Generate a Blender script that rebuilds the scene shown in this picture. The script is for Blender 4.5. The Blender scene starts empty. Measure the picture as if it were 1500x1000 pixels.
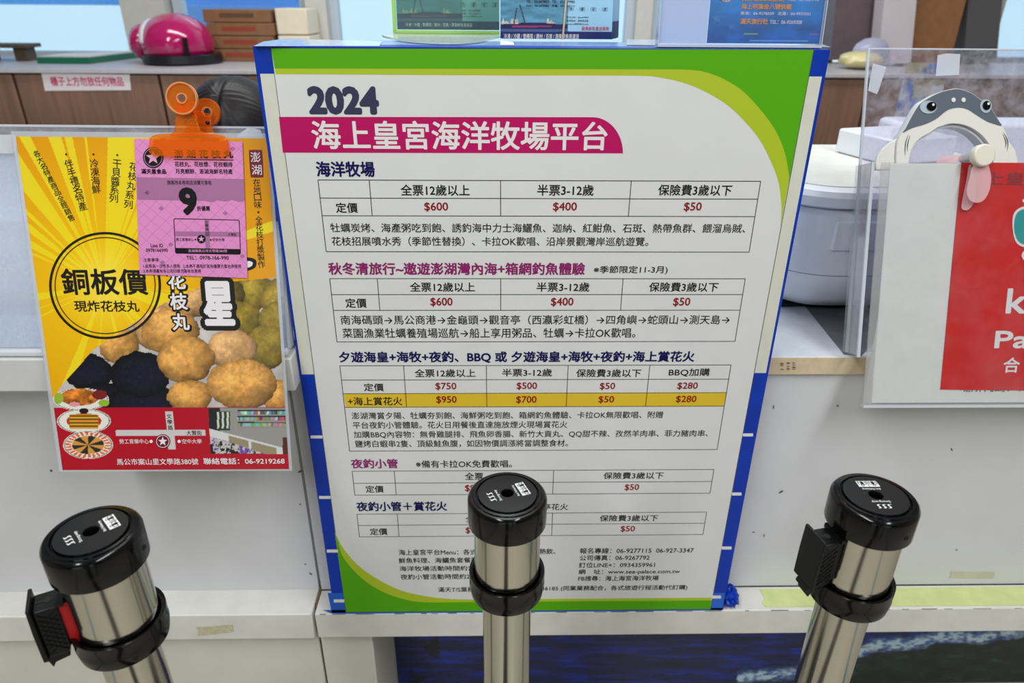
import bpy, bmesh, math, random
import numpy as np
from mathutils import Vector, Matrix
random.seed(4)
SC = bpy.context.scene
COL = SC.collection
# ---------------------------------------------------------------- camera
PIT, YAW, ROL, FPX = math.radians(26.0229), math.radians(1.23258), math.radians(.45954), 1020.0
_f = Vector((math.sin(YAW)*math.cos(PIT), math.cos(YAW)*math.cos(PIT), -math.sin(PIT)))
_r = Vector((math.cos(YAW), -math.sin(YAW), 0)); _u = _r.cross(_f)
_c, _s = math.cos(ROL), math.sin(ROL)
CR = _c*_r + _s*_u; CU = -_s*_r + _c*_u; CF = _f
CAM = Vector((0, 0, 1.33))
cd = bpy.data.cameras.new('camera'); cam = bpy.data.objects.new('camera', cd); COL.objects.link(cam)
M = Matrix.Identity(4)
for i in range(3):
    M[i][0] = CR[i]; M[i][1] = CU[i]; M[i][2] = -CF[i]; M[i][3] = CAM[i]
cam.matrix_world = M
cd.sensor_width = 36; cd.lens = FPX*36/1500; cd.clip_start = .02; cd.clip_end = 200
cd.dof.use_dof = True; cd.dof.focus_distance = .82; cd.dof.aperture_fstop = 6.2
SC.camera = cam
# ---------------------------------------------------------------- world, light, exposure
def lin(c):
    return tuple(((x/255)/12.92 if x/255 <= .04045 else ((x/255+.055)/1.055)**2.4) for x in c[:3])
W = bpy.data.worlds.new('world'); SC.world = W; W.use_nodes = True
bg = W.node_tree.nodes['Background']; bg.inputs[0].default_value = (.80, .93, 1.0, 1); bg.inputs[1].default_value = 1.4
def area(name, loc, rot, sx, sy, power, col=(1, 1, 1)):
    l = bpy.data.lights.new(name, 'AREA'); l.shape = 'RECTANGLE'; l.size = sx; l.size_y = sy; l.energy = power; l.color = col
    o = bpy.data.objects.new(name, l); o.location = loc; o.rotation_euler = rot; COL.objects.link(o); return o
area('ceiling_light', (-.9, -.9, 2.78), (0, 0, 0), .3, 2.4, 62, (.97, .99, 1))
area('ceiling_light', (1.1, -.9, 2.78), (0, 0, 0), .3, 2.4, 62, (.97, .99, 1))
area('ceiling_light', (0, 1.9, 2.78), (0, 0, 0), 2.4, .3, 46, (.97, .99, 1))
SC.view_settings.view_transform = 'Standard'; SC.view_settings.look = 'None'
SC.view_settings.gamma = 1; SC.view_settings.use_curve_mapping = False
SC.view_settings.exposure = -0.3
try:
    SC.cycles.max_bounces = 8; SC.cycles.transparent_max_bounces = 16; SC.cycles.use_denoising = True
    SC.cycles.caustics_reflective = False; SC.cycles.caustics_refractive = False; SC.cycles.sample_clamp_indirect = 6
except Exception: pass
# ---------------------------------------------------------------- materials
MATS = {}
def mat(name, col, rough=.5, metal=0, var=0, scale=(8, 8, 8), bump=0, spec=.5, coat=0, specks=0):
    if name in MATS: return MATS[name]
    m = bpy.data.materials.new(name); m.use_nodes = True; nt = m.node_tree; b = nt.nodes['Principled BSDF']
    c = lin(col); b.inputs['Base Color'].default_value = (*c, 1); b.inputs['Roughness'].default_value = rough
    b.inputs['Metallic'].default_value = metal; b.inputs['Specular IOR Level'].default_value = spec
    b.inputs['Coat Weight'].default_value = coat; b.inputs['Coat Roughness'].default_value = .08
    tc = nt.nodes.new('ShaderNodeTexCoord'); mp = nt.nodes.new('ShaderNodeMapping'); mp.inputs['Scale'].default_value = scale
    nt.links.new(tc.outputs['Object'], mp.inputs[0])
    nz = nt.nodes.new('ShaderNodeTexNoise'); nz.inputs['Scale'].default_value = 4; nz.inputs['Detail'].default_value = 5
    nt.links.new(mp.outputs[0], nz.inputs['Vector'])
    out = None
    if var:
        mx = nt.nodes.new('ShaderNodeMix'); mx.data_type = 'RGBA'
        rr = nt.nodes.new('ShaderNodeMapRange'); rr.inputs['From Min'].default_value = .3; rr.inputs['From Max'].default_value = .7
        nt.links.new(nz.outputs['Fac'], rr.inputs['Value']); nt.links.new(rr.outputs[0], mx.inputs[0])
        mx.inputs[6].default_value = (*[x*(1-var) for x in c], 1); mx.inputs[7].default_value = (*[min(1, x*(1+var)) for x in c], 1)
        out = mx.outputs[2]
        if specks:
            vo = nt.nodes.new('ShaderNodeTexVoronoi'); vo.inputs['Scale'].default_value = specks
            nt.links.new(tc.outputs['Object'], vo.inputs['Vector'])
            n2 = nt.nodes.new('ShaderNodeTexNoise'); n2.inputs['Scale'].default_value = 60; nt.links.new(tc.outputs['Object'], n2.inputs['Vector'])
            ad = nt.nodes.new('ShaderNodeMath'); ad.operation = 'MULTIPLY_ADD'; ad.inputs[1].default_value = .35
            nt.links.new(n2.outputs['Fac'], ad.inputs[0]); nt.links.new(vo.outputs['Distance'], ad.inputs[2])
            lt = nt.nodes.new('ShaderNodeMapRange'); lt.inputs['From Min'].default_value = .155; lt.inputs['From Max'].default_value = .17
            nt.links.new(ad.outputs[0], lt.inputs['Value'])
            m2 = nt.nodes.new('ShaderNodeMix'); m2.data_type = 'RGBA'; m2.inputs[6].default_value = (*[x*.35 for x in c], 1)
            nt.links.new(lt.outputs[0], m2.inputs[0]); nt.links.new(out, m2.inputs[7]); out = m2.outputs[2]
        nt.links.new(out, b.inputs['Base Color'])
    if bump:
        bp = nt.nodes.new('ShaderNodeBump'); bp.inputs['Strength'].default_value = bump; bp.inputs['Distance'].default_value = .002
        nt.links.new(nz.outputs['Fac'], bp.inputs['Height']); nt.links.new(bp.outputs[0], b.inputs['Normal'])
    MATS[name] = m; return m
def clear(name, tint=(255, 255, 255), haze=.08, hazecol=(225, 230, 240), tex=0, gloss=.08, texscale=30):
    if name in MATS: return MATS[name]
    m = bpy.data.materials.new(name); m.use_nodes = True; nt = m.node_tree; N = nt.nodes; L = nt.links
    N.clear(); o = N.new('ShaderNodeOutputMaterial')
    t = N.new('ShaderNodeBsdfTransparent'); t.inputs[0].default_value = (*lin(tint), 1)
    d = N.new('ShaderNodeBsdfDiffuse'); d.inputs[0].default_value = (*lin(hazecol), 1)
    g = N.new('ShaderNodeBsdfGlossy'); g.inputs['Roughness'].default_value = .12; g.inputs[0].default_value = (1, 1, 1, 1)
    m1 = N.new('ShaderNodeMixShader'); m1.inputs[0].default_value = haze
    if tex:
        tc = N.new('ShaderNodeTexCoord'); nz = N.new('ShaderNodeTexNoise'); nz.inputs['Scale'].default_value = texscale; nz.inputs['Detail'].default_value = 8; nz.inputs['Roughness'].default_value = .75
        L.new(tc.outputs['Object'], nz.inputs['Vector'])
        mr = N.new('ShaderNodeMapRange'); mr.inputs['From Min'].default_value = .42; mr.inputs['From Max'].default_value = .75
        mr.inputs['To Min'].default_value = haze; mr.inputs['To Max'].default_value = min(1, haze+tex)
        L.new(nz.outputs['Fac'], mr.inputs['Value']); L.new(mr.outputs[0], m1.inputs[0])
    L.new(t.outputs[0], m1.inputs[1]); L.new(d.outputs[0], m1.inputs[2])
    fr = N.new('ShaderNodeFresnel'); fr.inputs[0].default_value = 1.45
    mu = N.new('ShaderNodeMath'); mu.operation = 'MULTIPLY'; mu.inputs[1].default_value = gloss*10; L.new(fr.outputs[0], mu.inputs[0])
    m2 = N.new('ShaderNodeMixShader'); L.new(mu.outputs[0], m2.inputs[0]); L.new(m1.outputs[0], m2.inputs[1]); L.new(g.outputs[0], m2.inputs[2])
    L.new(m2.outputs[0], o.inputs[0]); MATS[name] = m; return m
def vcol(name, rough=.35, coat=0):
    m = bpy.data.materials.new(name); m.use_nodes = True; nt = m.node_tree; b = nt.nodes['Principled BSDF']
    a = nt.nodes.new('ShaderNodeAttribute'); a.attribute_name = 'ink'; nt.links.new(a.outputs['Color'], b.inputs['Base Color'])
    b.inputs['Roughness'].default_value = rough; b.inputs['Coat Weight'].default_value = coat; b.inputs['Coat Roughness'].default_value = .1
    return m
# ---------------------------------------------------------------- object helpers
def tag(o, label=None, cat=None, group=None, kind=None):
    if label: o['label'] = label
    if cat: o['category'] = cat
    if group: o['group'] = group
    if kind: o['kind'] = kind
    return o
def empty(name, loc=(0, 0, 0), label=None, cat=None, group=None):
    o = bpy.data.objects.new(name, None); o.location = loc; o.empty_display_size = .05; COL.objects.link(o)
    return tag(o, label, cat, group)
def link(name, me, m, parent=None, smooth=False):
    o = bpy.data.objects.new(name, me); COL.objects.link(o)
    if m is not None:
        for x in (m if isinstance(m, (list, tuple)) else [m]): me.materials.append(x)
    if smooth:
        for p in me.polygons: p.use_smooth = True
        try: me.set_sharp_from_angle(angle=math.radians(35))
        except Exception: pass
    if parent is not None:
        o.parent = parent; o.matrix_parent_inverse = Matrix.Translation(parent.location).inverted() if parent.type == 'EMPTY' else Matrix.Identity(4)
        if parent.type == 'EMPTY':
            R = Matrix.LocRotScale(parent.location, parent.rotation_euler, None); o.matrix_parent_inverse = R.inverted()
        else:
            o.matrix_parent_inverse = Matrix.Identity(4)
    return o
def obj(name, bm, m, parent=None, smooth=False, bevel=0):
    bmesh.ops.recalc_face_normals(bm, faces=bm.faces)
    me = bpy.data.meshes.new(name); bm.to_mesh(me); bm.free()
    o = link(name, me, m, parent, smooth)
    if bevel:
        b = o.modifiers.new('bevel', 'BEVEL'); b.width = bevel; b.segments = 2; b.limit_method = 'ANGLE'
        for p in me.polygons: p.use_smooth = True
        try: me.set_sharp_from_angle(angle=math.radians(50))
        except Exception: pass
    return o
def box(bm, x0, x1, y0, y1, z0, z1, mi=0):
    v = [bm.verts.new((x, y, z)) for x in (x0, x1) for y in (y0, y1) for z in (z0, z1)]
    for q in ((0, 1, 3, 2), (4, 6, 7, 5), (0, 4, 5, 1), (2, 3, 7, 6), (0, 2, 6, 4), (1, 5, 7, 3)):
        f = bm.faces.new([v[i] for i in q]); f.material_index = mi
    return bm
def bx(name, x0, x1, y0, y1, z0, z1, m, parent=None, bevel=.002):
    return obj(name, box(bmesh.new(), x0, x1, y0, y1, z0, z1), m, parent, bevel=bevel)
def lathe(prof, c=(0, 0), n=48, bm=None):
    bm = bm or bmesh.new(); rings = []
    for r, z in prof:
        rings.append([bm.verts.new((c[0]+r*math.cos(2*math.pi*i/n), c[1]+r*math.sin(2*math.pi*i/n), z)) for i in range(n)] if r > 1e-6 else [bm.verts.new((c[0], c[1], z))])
    for a, b in zip(rings, rings[1:]):
        for i in range(n):
            j = (i+1) % n
            if len(a) == 1 and len(b) == 1: continue
            if len(a) == 1: bm.faces.new((a[0], b[i], b[j]))
            elif len(b) == 1: bm.faces.new((a[i], a[j], b[0]))
            else: bm.faces.new((a[i], a[j], b[j], b[i]))
    return bm
def ray(px, py): return CR*((px-750)/FPX) + CU*(-(py-500)/FPX) + CF
def onY(px, py, Y): d = ray(px, py); return CAM + d*(Y/d.y)
def onZ(px, py, Z): d = ray(px, py); return CAM + d*((Z-CAM.z)/d.z)
class Plane:
    """a flat sheet standing in the room: origin, right, up, normal"""
    def __init__(s, O, u, v):
        s.O = Vector(O); s.u = Vector(u).normalized(); s.v = Vector(v).normalized(); s.n = s.u.cross(s.v).normalized()
    def uv(s, px, py):
        d = ray(px, py); t = (s.O-CAM).dot(s.n)/d.dot(s.n); p = CAM+d*t-s.O; return (p.dot(s.u), p.dot(s.v))
    def w(s, a, b, h=0): return s.O + s.u*a + s.v*b + s.n*h
    def P(s, pts): return [s.uv(*p) for p in pts]
    def up(s, h): return Plane(s.O+s.n*h, s.u, s.v)
def flat(bm, pl, pts, h, mi=0):
    f = bm.faces.new([bm.verts.new(pl.w(a, b, h)) for a, b in pts]); f.material_index = mi; return f
def slab(bm, pl, pts, h0, h1):
    lo = [bm.verts.new(pl.w(a, b, h0)) for a, b in pts]; hi = [bm.verts.new(pl.w(a, b, h1)) for a, b in pts]; n = len(pts)
    bm.faces.new(lo); bm.faces.new(hi[::-1])
    for i in range(n): bm.faces.new((lo[i], lo[(i+1) % n], hi[(i+1) % n], hi[i]))
    return bm
def ell(cx, cy, rx, ry, n=40, a0=0): return [(cx+rx*math.cos(a0+2*math.pi*i/n), cy+ry*math.sin(a0+2*math.pi*i/n)) for i in range(n)]
def star(cx, cy, r, r2=.42): return [(cx+(r if i % 2 == 0 else r*r2)*math.sin(math.pi*i/5), cy-(r if i % 2 == 0 else r*r2)*math.cos(math.pi*i/5)) for i in range(10)]
def spline(pts, k=6, closed=False):
    out = []; n = len(pts)
    g = (lambda i: pts[i % n]) if closed else (lambda i: pts[max(0, min(n-1, i))])
    for i in range(n if closed else n-1):
        p0, p1, p2, p3 = g(i-1), g(i), g(i+1), g(i+2)
        for j in range(k):
            t = j/k
            out.append(tuple(.5*((2*b)+(c-a)*t+(2*a-5*b+4*c-d)*t*t+(-a+3*b-3*c+d)*t**3) for a, b, c, d in zip(p0, p1, p2, p3)))
    if not closed: out.append(tuple(pts[-1]))
    return out
# ---- lettering
TC = bpy.data.curves.new('letter_source', 'FONT'); TC.dimensions = '2D'; TC.fill_mode = 'FRONT'; TC.resolution_u = 3
TO = bpy.data.objects.new('letter_source', TC); COL.objects.link(TO)
TCACHE = {}
def glyphs(s, off=0.0, sp=1.0):
    k = (s, off, sp)
    if k not in TCACHE:
        TC.body = s; TC.offset = off; TC.space_character = sp
        dg = bpy.context.evaluated_depsgraph_get(); dg.update()
        ev = TO.evaluated_get(dg); me = ev.to_mesh()
        v = np.array([x.co[:2] for x in me.vertices]) if len(me.vertices) else np.zeros((1, 2))
        f = [tuple(p.vertices) for p in me.polygons]; ev.to_mesh_clear()
        v = (v-v.min(0))/np.maximum(v.max(0)-v.min(0), 1e-6)
        TCACHE[k] = (v, f)
    return TCACHE[k]
def stamps(off):
    """heavier letters are the same letter struck several times a hair apart"""
    if off < .003: return [(0, 0)]
    n = 4 if off < .012 else (8 if off < .05 else 16); st = [(math.cos(2*math.pi*(i+.5)/n), math.sin(2*math.pi*(i+.5)/n)) for i in range(n)]
    return st + ([(x*.5, y*.5) for x, y in st[::2]] if off > .05 else [])
class Ink:
    """collects flat print of one colour on one sheet and links it as one part"""
    def __init__(s, pl, h): s.pl, s.h, s.V, s.F = pl, h, [], []
    def add(s, P, F): o = len(s.V); s.V += P; s.F += [tuple(i+o for i in f) for f in F]
    def text(s, t, x0, y0, x1, y1, off=0.0, h=0, sp=1.0):
        v, f = glyphs(t, 0, sp); ym, xm = (y0+y1)/2, (x0+x1)/2
        a0, a1 = s.pl.uv(x0, ym)[0], s.pl.uv(x1, ym)[0]; b0, b1 = s.pl.uv(xm, y1)[1], s.pl.uv(xm, y0)[1]
        r = off*(b1-b0)*1.0
        for i, (dx, dy) in enumerate(stamps(off)):
            ax, ay, w, hh = a0+r, b0+r, a1-a0-2*r, b1-b0-2*r
            s.add([s.pl.w(ax+w*p[0]+dx*r, ay+hh*p[1]+dy*r, s.h+h+i*1e-6) for p in v], f)
    def textuv(s, t, ca, cb, w, hh, ang=0, off=0.0):
        v, f = glyphs(t, 0); c, n = math.cos(ang), math.sin(ang); r = off*hh
        for i, (dx, dy) in enumerate(stamps(off)):
            P = []
            for p in v:
                x, y = (p[0]-.5)*w+dx*r, (p[1]-.5)*hh+dy*r; P.append(s.pl.w(ca+x*c-y*n, cb+x*n+y*c, s.h+i*1e-6))
            s.add(P, f)
    def column(s, t, p0, p1, size, off=0.0, wr=1.0, ang=None, h=0):
        n = len(t)
        for i, ch in enumerate(t):
            q = i/(n-1) if n > 1 else 0; x = p0[0]+(p1[0]-p0[0])*q; y = p0[1]+(p1[1]-p0[1])*q
            a, b = s.pl.uv(x, y); a2, _ = s.pl.uv(x+size, y); w = (a2-a)
            k = .3 if ch in '・.' else 1
            an = ang if ang is not None else math.atan2(p1[0]-p0[0], p1[1]-p0[1])*.8
            H = s.h; s.h += h; s.textuv(ch, a, b, w*k*wr, w*k, an, off); s.h = H
    def poly(s, pts, h=0, px=True):
        q = s.pl.P(pts) if px else pts; s.add([s.pl.w(a, b, s.h+h) for a, b in q], [tuple(range(len(q)))])
    def ring(s, outer, inner, h=0, px=True):
        if px: outer, inner = s.pl.P(outer), s.pl.P(inner)
        n = len(outer); s.add([s.pl.w(a, b, s.h+h) for a, b in outer+inner], [(i, (i+1) % n, n+(i+1) % n, n+i) for i in range(n)])
    def line(s, x0, y0, x1, y1, wd=1.1):
        A, B = s.pl.uv(x0, y0), s.pl.uv(x1, y1); dx, dy = B[0]-A[0], B[1]-A[1]; L = math.hypot(dx, dy); w = wd*.0008/2
        nx, ny = -dy/L*w, dx/L*w
        s.poly([(A[0]+nx, A[1]+ny), (A[0]-nx, A[1]-ny), (B[0]-nx, B[1]-ny), (B[0]+nx, B[1]+ny)], px=False)
    def build(s, name, m, parent, label=None):
        me = bpy.data.meshes.new(name); me.from_pydata([tuple(p) for p in s.V], [], s.F); me.update()
        o = link(name, me, m, parent)
        if label: o['label'] = label
        if len(s.F) > 1: o['kind'] = 'stuff'
        return o
    def split(s, name, m, parent, label=None):
        for f in s.F:
            me = bpy.data.meshes.new(name); me.from_pydata([tuple(s.V[i]) for i in f], [], [tuple(range(len(f)))]); me.update()
            o = link(name, me, m, parent)
            if label: o['label'] = label
# ---- value noise for printed pictures
def vnoise(x, y, seed=0):
    xi, yi = np.floor(x).astype(np.int64), np.floor(y).astype(np.int64); xf, yf = x-xi, y-yi
    def h(a, b):
        n = (a*374761393 + b*668265263 + seed*1442695041) & 0x7fffffff; n = ((n ^ (n >> 13))*1274126177) & 0x7fffffff
        return ((n ^ (n >> 16)) & 0xffff)/65535.0
    u, v = xf*xf*(3-2*xf), yf*yf*(3-2*yf)
    return (h(xi, yi)*(1-u)+h(xi+1, yi)*u)*(1-v)+(h(xi, yi+1)*(1-u)+h(xi+1, yi+1)*u)*v
def fbm(x, y, seed=0, o=4):
    r = 0; a = .5; t = 0
    for i in range(o): r = r+a*vnoise(x*2**i, y*2**i, seed+i); t += a; a *= .55
    return r/t
def picture(name, pl, rect, nx, ny, fn, h, m, parent, uvrect=None):
    """printed picture: a fine grid whose ink colour is an attribute; rect in sheet metres (a0,b0,a1,b1), fn gets the picture coordinates"""
    a0, b0, a1, b1 = rect
    A, B = np.meshgrid(np.linspace(a0, a1, nx+1), np.linspace(b0, b1, ny+1))
    O, u, v, n = [np.array(t) for t in (pl.O, pl.u, pl.v, pl.n)]
    P = O+A[..., None]*u+B[..., None]*v+h*n
    R = (P-np.array(CAM)); cx, cy, cz = R@np.array(CR), R@np.array(CU), R@np.array(CF)
    X, Y = 750+FPX*cx/cz, 500-FPX*cy/cz
    C = np.clip(fn(X, Y), 0, 255)/255.0
    C = np.where(C <= .04045, C/12.92, ((C+.055)/1.055)**2.4)
    me = bpy.data.meshes.new(name); k = nx+1
    i = (np.arange(ny)[:, None]*k+np.arange(nx)[None]).ravel()
    F = np.stack([i, i+1, i+k+1, i+k], 1)
    me.vertices.add(P.shape[0]*P.shape[1]); me.vertices.foreach_set('co', P.astype(np.float32).ravel())
    me.loops.add(F.size); me.loops.foreach_set('vertex_index', F.astype(np.int32).ravel())
    me.polygons.add(len(F)); me.polygons.foreach_set('loop_start', (np.arange(len(F))*4).astype(np.int32))
    me.update(calc_edges=True)
    at = me.color_attributes.new('ink', 'FLOAT_COLOR', 'POINT')
    at.data.foreach_set('color', np.concatenate([C.reshape(-1, 3), np.ones((C.shape[0]*C.shape[1], 1))], 1).astype(np.float32).ravel())
    me.validate()
    return link(name, me, m, parent)
def put(C, mask, col):
    C[mask] = col if not (isinstance(col, np.ndarray) and col.ndim > 1) else col[mask]
# ================================================================ COLOURS
white_lam = mat('white laminate', (213, 213, 216), .42, var=.05, scale=(2, 2, 2))
ledge_m = mat('cream laminate', (220, 219, 212), .45, var=.06, scale=(6, 6, 6), specks=22)
base_m = mat('ivory panel', (216, 213, 202), .5, var=.05, scale=(3, 3, 3))
dark_gap = mat('dark gap', (30, 28, 25), .8)
tanedge = mat('tan edge band', (214, 193, 160), .45, var=.08, scale=(20, 20, 20))
blue = mat('blue tape', (0, 52, 170), .4, var=.15, scale=(5, 5, 5), spec=.3)
blue_l = mat('bright blue tape', (24, 98, 205), .35, var=.1, scale=(6, 6, 6))
cream_b = mat('cream foam board', (214, 214, 200), .55, var=.04)
paperw = mat('printed white paper', (222, 222, 221), .38, var=.02, scale=(4, 4, 4))
ink_k = mat('black ink', (12, 12, 15), .5, spec=.25)
ink_navy = mat('navy ink', (8, 10, 80), .5, spec=.25)
ink_red = mat('dark red ink', (140, 10, 22), .5, spec=.25)
ink_mag = mat('magenta ink', (186, 0, 92), .5, spec=.3)
ink_pur = mat('purple ink', (140, 10, 98), .45)
ink_slate = mat('slate ink', (50, 46, 78), .45)
ink_w = mat('white ink', (232, 228, 230), .45)
ink_green = mat('green ink', (84, 170, 0), .5, spec=.3)
ink_lime = mat('lime ink', (176, 196, 34), .4)
ink_yel = mat('yellow ink', (226, 190, 40), .4)
blackp = mat('glossy black plastic', (6, 6, 8), .13, spec=.4)
blackm = mat('black satin plastic', (9, 10, 12), .42, spec=.3, bump=.05, scale=(60, 60, 60))
# ================================================================ SETTING
fl = obj('floor', box(bmesh.new(), -4, 4, -6, 3.2, -.05, 0), mat('floor tile', (188, 182, 166), .3, var=.06), None); tag(fl, kind='structure')
ce = obj('ceiling', box(bmesh.new(), -4, 4, -6, 3.2, 2.82, 2.9), mat('ceiling white', (200, 200, 198), .8), None); tag(ce, kind='structure')
WY = 3.05
tag(obj('streak_strip_dark', box(bmesh.new(), -.15, .05, -1.2, .36, 0, .002), mat('dark streak strip', (34, 28, 26), .8)), kind='structure')  # unseen floor strip, added so the steel posts reflect a dark streak
tag(obj('streak_strip_left', box(bmesh.new(), -1.02, -.97, -4, .7, 0, .002), mat('teal streak strip', (10, 110, 118), .6)), kind='structure')  # unseen pair of teal strips, added for cyan streaks in the steel
tag(obj('streak_strip_right', box(bmesh.new(), .95, 1.0, -4, .7, 0, .002), MATS['teal streak strip']), kind='structure')
wallm = mat('pale wall', (205, 203, 195), .6, var=.03)
wb = bmesh.new()
box(wb, -4, 4, WY, WY+.12, 0, 1.10); box(wb, -4, 4, WY, WY+.12, 2.35, 2.82)
box(wb, onY(186, 40, WY).x, onY(250, 40, WY).x, WY-.02, WY+.12, 1.10, 2.35)
box(wb, onY(450, 20, WY).x, onY(480, 20, WY).x, WY-.02, WY+.12, 1.10, 2.35)
box(wb, onY(932, 20, WY).x, onY(956, 20, WY).x, WY, WY+.12, 1.10, 2.35)
box(wb, onY(1203, 20, WY).x, onY(1228, 20, WY).x, WY-.03, WY+.12, 1.10, 2.35)
box(wb, onY(1400, 20, WY).x, onY(1462, 20, WY).x, WY-.03, WY+.12, 1.10, 2.35)
tag(obj('wall_back', wb, wallm), kind='structure')
def window(n, px0, px1):
    x0, x1 = onY(px0, 20, WY).x, onY(px1, 20, WY).x
    g = obj('window_%d' % n, box(bmesh.new(), x0, x1, WY+.05, WY+.056, 1.10, 2.35), clear('window glass', (235, 248, 255), .1, (215, 238, 248), gloss=.03)); tag(g, kind='structure')
    f = bmesh.new(); t = .035
    for a in ((x0, x1, 1.10, 1.10+t), (x0, x1, 2.35-t, 2.35), (x0, x0+t, 1.1+t, 2.35-t), (x1-t, x1, 1.1+t, 2.35-t)): box(f, a[0], a[1], WY+.03, WY+.08, a[2], a[3])
    fo = obj('window_frame', f, mat('window frame grey', (190, 200, 208), .4)); fo.parent = g
window(1, -280, 186); window(2, 250, 450); window(3, 480, 932); window(4, 956, 1203); window(5, 1462, 1750)
# the hall behind the photographer (seen only in the steel and gloss)
hb = bmesh.new()
box(hb, -4, -2.6, -6, -5.85, 0, 2.82); box(hb, 2.4, 4, -6, -5.85, 0, 2.82); box(hb, -.35, .3, -6, -5.8, 0, 2.82); box(hb, -4, 4, -6, -5.86, 2.2, 2.82); box(hb, -.17, .1, -1.55, -1.3, 0, 2.82); box(hb, .42, .5, -1.5, -1.4, 0, 2.82)  # last two boxes: unseen piers added to reflect as dark streaks
tag(obj('wall_front', hb, mat('dark wall and streak pier', (70, 64, 58), .6)), kind='structure')
tag(obj('wall_left', box(bmesh.new(), -4.1, -4, -6, 3.2, 0, 2.82), mat('hall wall', (178, 170, 152), .7)), kind='structure')
tag(obj('wall_right', box(bmesh.new(), 4, 4.1, -6, 3.2, 0, 2.82), mat('hall wall', 0), ), kind='structure')
aw = obj('blue_awning', box(bmesh.new(), -4.2, onY(452, 20, 5).x, 5.0, 5.05, onY(200, 8, 5).z, 2.4), mat('blue tarpaulin', (70, 165, 245), .5, var=.1)); tag(aw, 'blue tarpaulin hanging outside behind the far left windows', 'tarpaulin')
a2 = obj('hoarding', box(bmesh.new(), onY(248, 20, 4.8).x, onY(452, 20, 4.8).x, 4.8, 4.83, .0, 1.29), mat('blue hoarding', (90, 150, 225), .5, var=.08)); tag(a2, 'blue hoarding outside the window behind the stacked cartons', 'hoarding')
# ================================================================ BACK CABINETS
woodm = mat('walnut veneer', (132, 98, 80), .45, var=.2, scale=(14, 14, .8))
CF_Y = 2.48
cz = onZ(0, 100, 1.12).z
def cabinet(x0, x1, lab):
    e = empty('back_cabinet', ((x0+x1)/2, CF_Y, 0), lab, 'cabinet', 'walnut cabinets along the back window')
    bx('body', x0, x1, CF_Y+.02, WY-.04, 0, 1.106, woodm, e)
    bx('door', x0+.005, x1-.005, CF_Y, CF_Y+.018, .06, 1.102, woodm, e)
xs = [-2.35, onY(24, 130, CF_Y).x, onY(240, 150, CF_Y).x, -.52, .1, .72, onY(1275, 130, CF_Y).x-.01, 2.1, 2.8]
for i in range(len(xs)-1):
    cabinet(xs[i], xs[i+1], ['walnut cabinet at the far left edge below the left window', 'walnut cabinet door carrying the white notice strip below the green folder',
            'walnut cabinet behind the seated person and below the helmet', 'walnut back cabinet hidden behind the left half of the price board', 'walnut back cabinet hidden behind the middle of the price board',
            'walnut cabinet showing just right of the price board', 'walnut cabinet seen through the clear screen on the right', 'walnut cabinet at the far right edge behind the shark fan'][i])
wt = bx('back_worktop', -2.35, 2.8, CF_Y-.012, WY-.0305, 1.107, 1.12, mat('grey worktop', (190, 186, 188), .35, var=.05), None); tag(wt, 'long pale grey worktop over the walnut back cabinets', 'worktop')
npl = Plane((0, CF_Y-.001, 0), (1, 0, 0), (0, 0, 1))
e = empty('notice_strip', onY(125, 120, CF_Y-.001), 'white paper notice strip with red characters stuck on the left cabinet door', 'notice')
b = bmesh.new(); slab(b, npl, npl.P([(61, 107), (190, 109), (192, 132), (66, 133)]), 0, .001); obj('paper', b, mat('notice paper', (232, 222, 222), .5), e)
i_ = Ink(npl, .0015); i_.text('櫃子上方勿放任何物品', 74, 112, 181, 126, .02); i_.build('lettering', mat('notice red', (205, 70, 110), .5), e)
# ================================================================ SERVICE COUNTERS
LY = .80; zl1 = onY(60, 526, LY).z; zl0 = onY(60, 574, LY).z; PY = .878
e = empty('service_counter', (-1.1, PY, 0), 'left white service counter with thick top and ledge, behind the yellow poster', 'counter')
bx('countertop', -2.2, -.2672, LY, 1.42, zl0, zl1, mat('white counter top', (208, 208, 206), .35, var=.04), e)
bx('front_panel', -2.2, -.3035, PY, PY+.02, .4375, zl0, white_lam, e, 0)
bx('side_panel', -.3215, -.3035, PY+.0205, 1.4, .438, zl0-.001, white_lam, e, 0)
bx('ledge', -2.2, -.3032, .8245, PY+.02, .381, .437, ledge_m, e)
bx('lower_panel', -2.2, -.3035, .84, .86, 0, .3805, base_m, e)
e = empty('service_counter', (.7, PY, 0), 'right white service counter with thin tan-edged top, price board in front', 'counter')
RY = .868; zr1 = onY(1200, 524, RY).z; zr0 = onY(1200, 548, RY).z
bx('countertop', -.266, 2.2, RY+.002, 1.44, zr0, zr1, mat('grey speckled top', (196, 200, 206), .22, var=.08, scale=(9, 9, 9), specks=14), e)
bx('edge_band', -.266, 2.2, RY, RY+.002, zr0, zr1, tanedge, e, 0)
bx('front_panel', -.2985, 2.2, RY+.008, RY+.028, .4375, zr0-.0005, white_lam, e, 0)
bx('ledge', -.2985, 2.2, .8245, RY+.028, .383, .437, ledge_m, e)
bx('pilaster', -.2985, -.2124, .835, 1.02, 0, .3825, base_m, e)
bx('recess_back', -.212, 2.2, 1.008, 1.02, 0, .3825, base_m, e, 0)
g = bx('gap_filler', -.3028, -.2992, .845, .9, 0, .4365, mat('brown sealant', (112, 96, 60), .7), e, 0)
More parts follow.
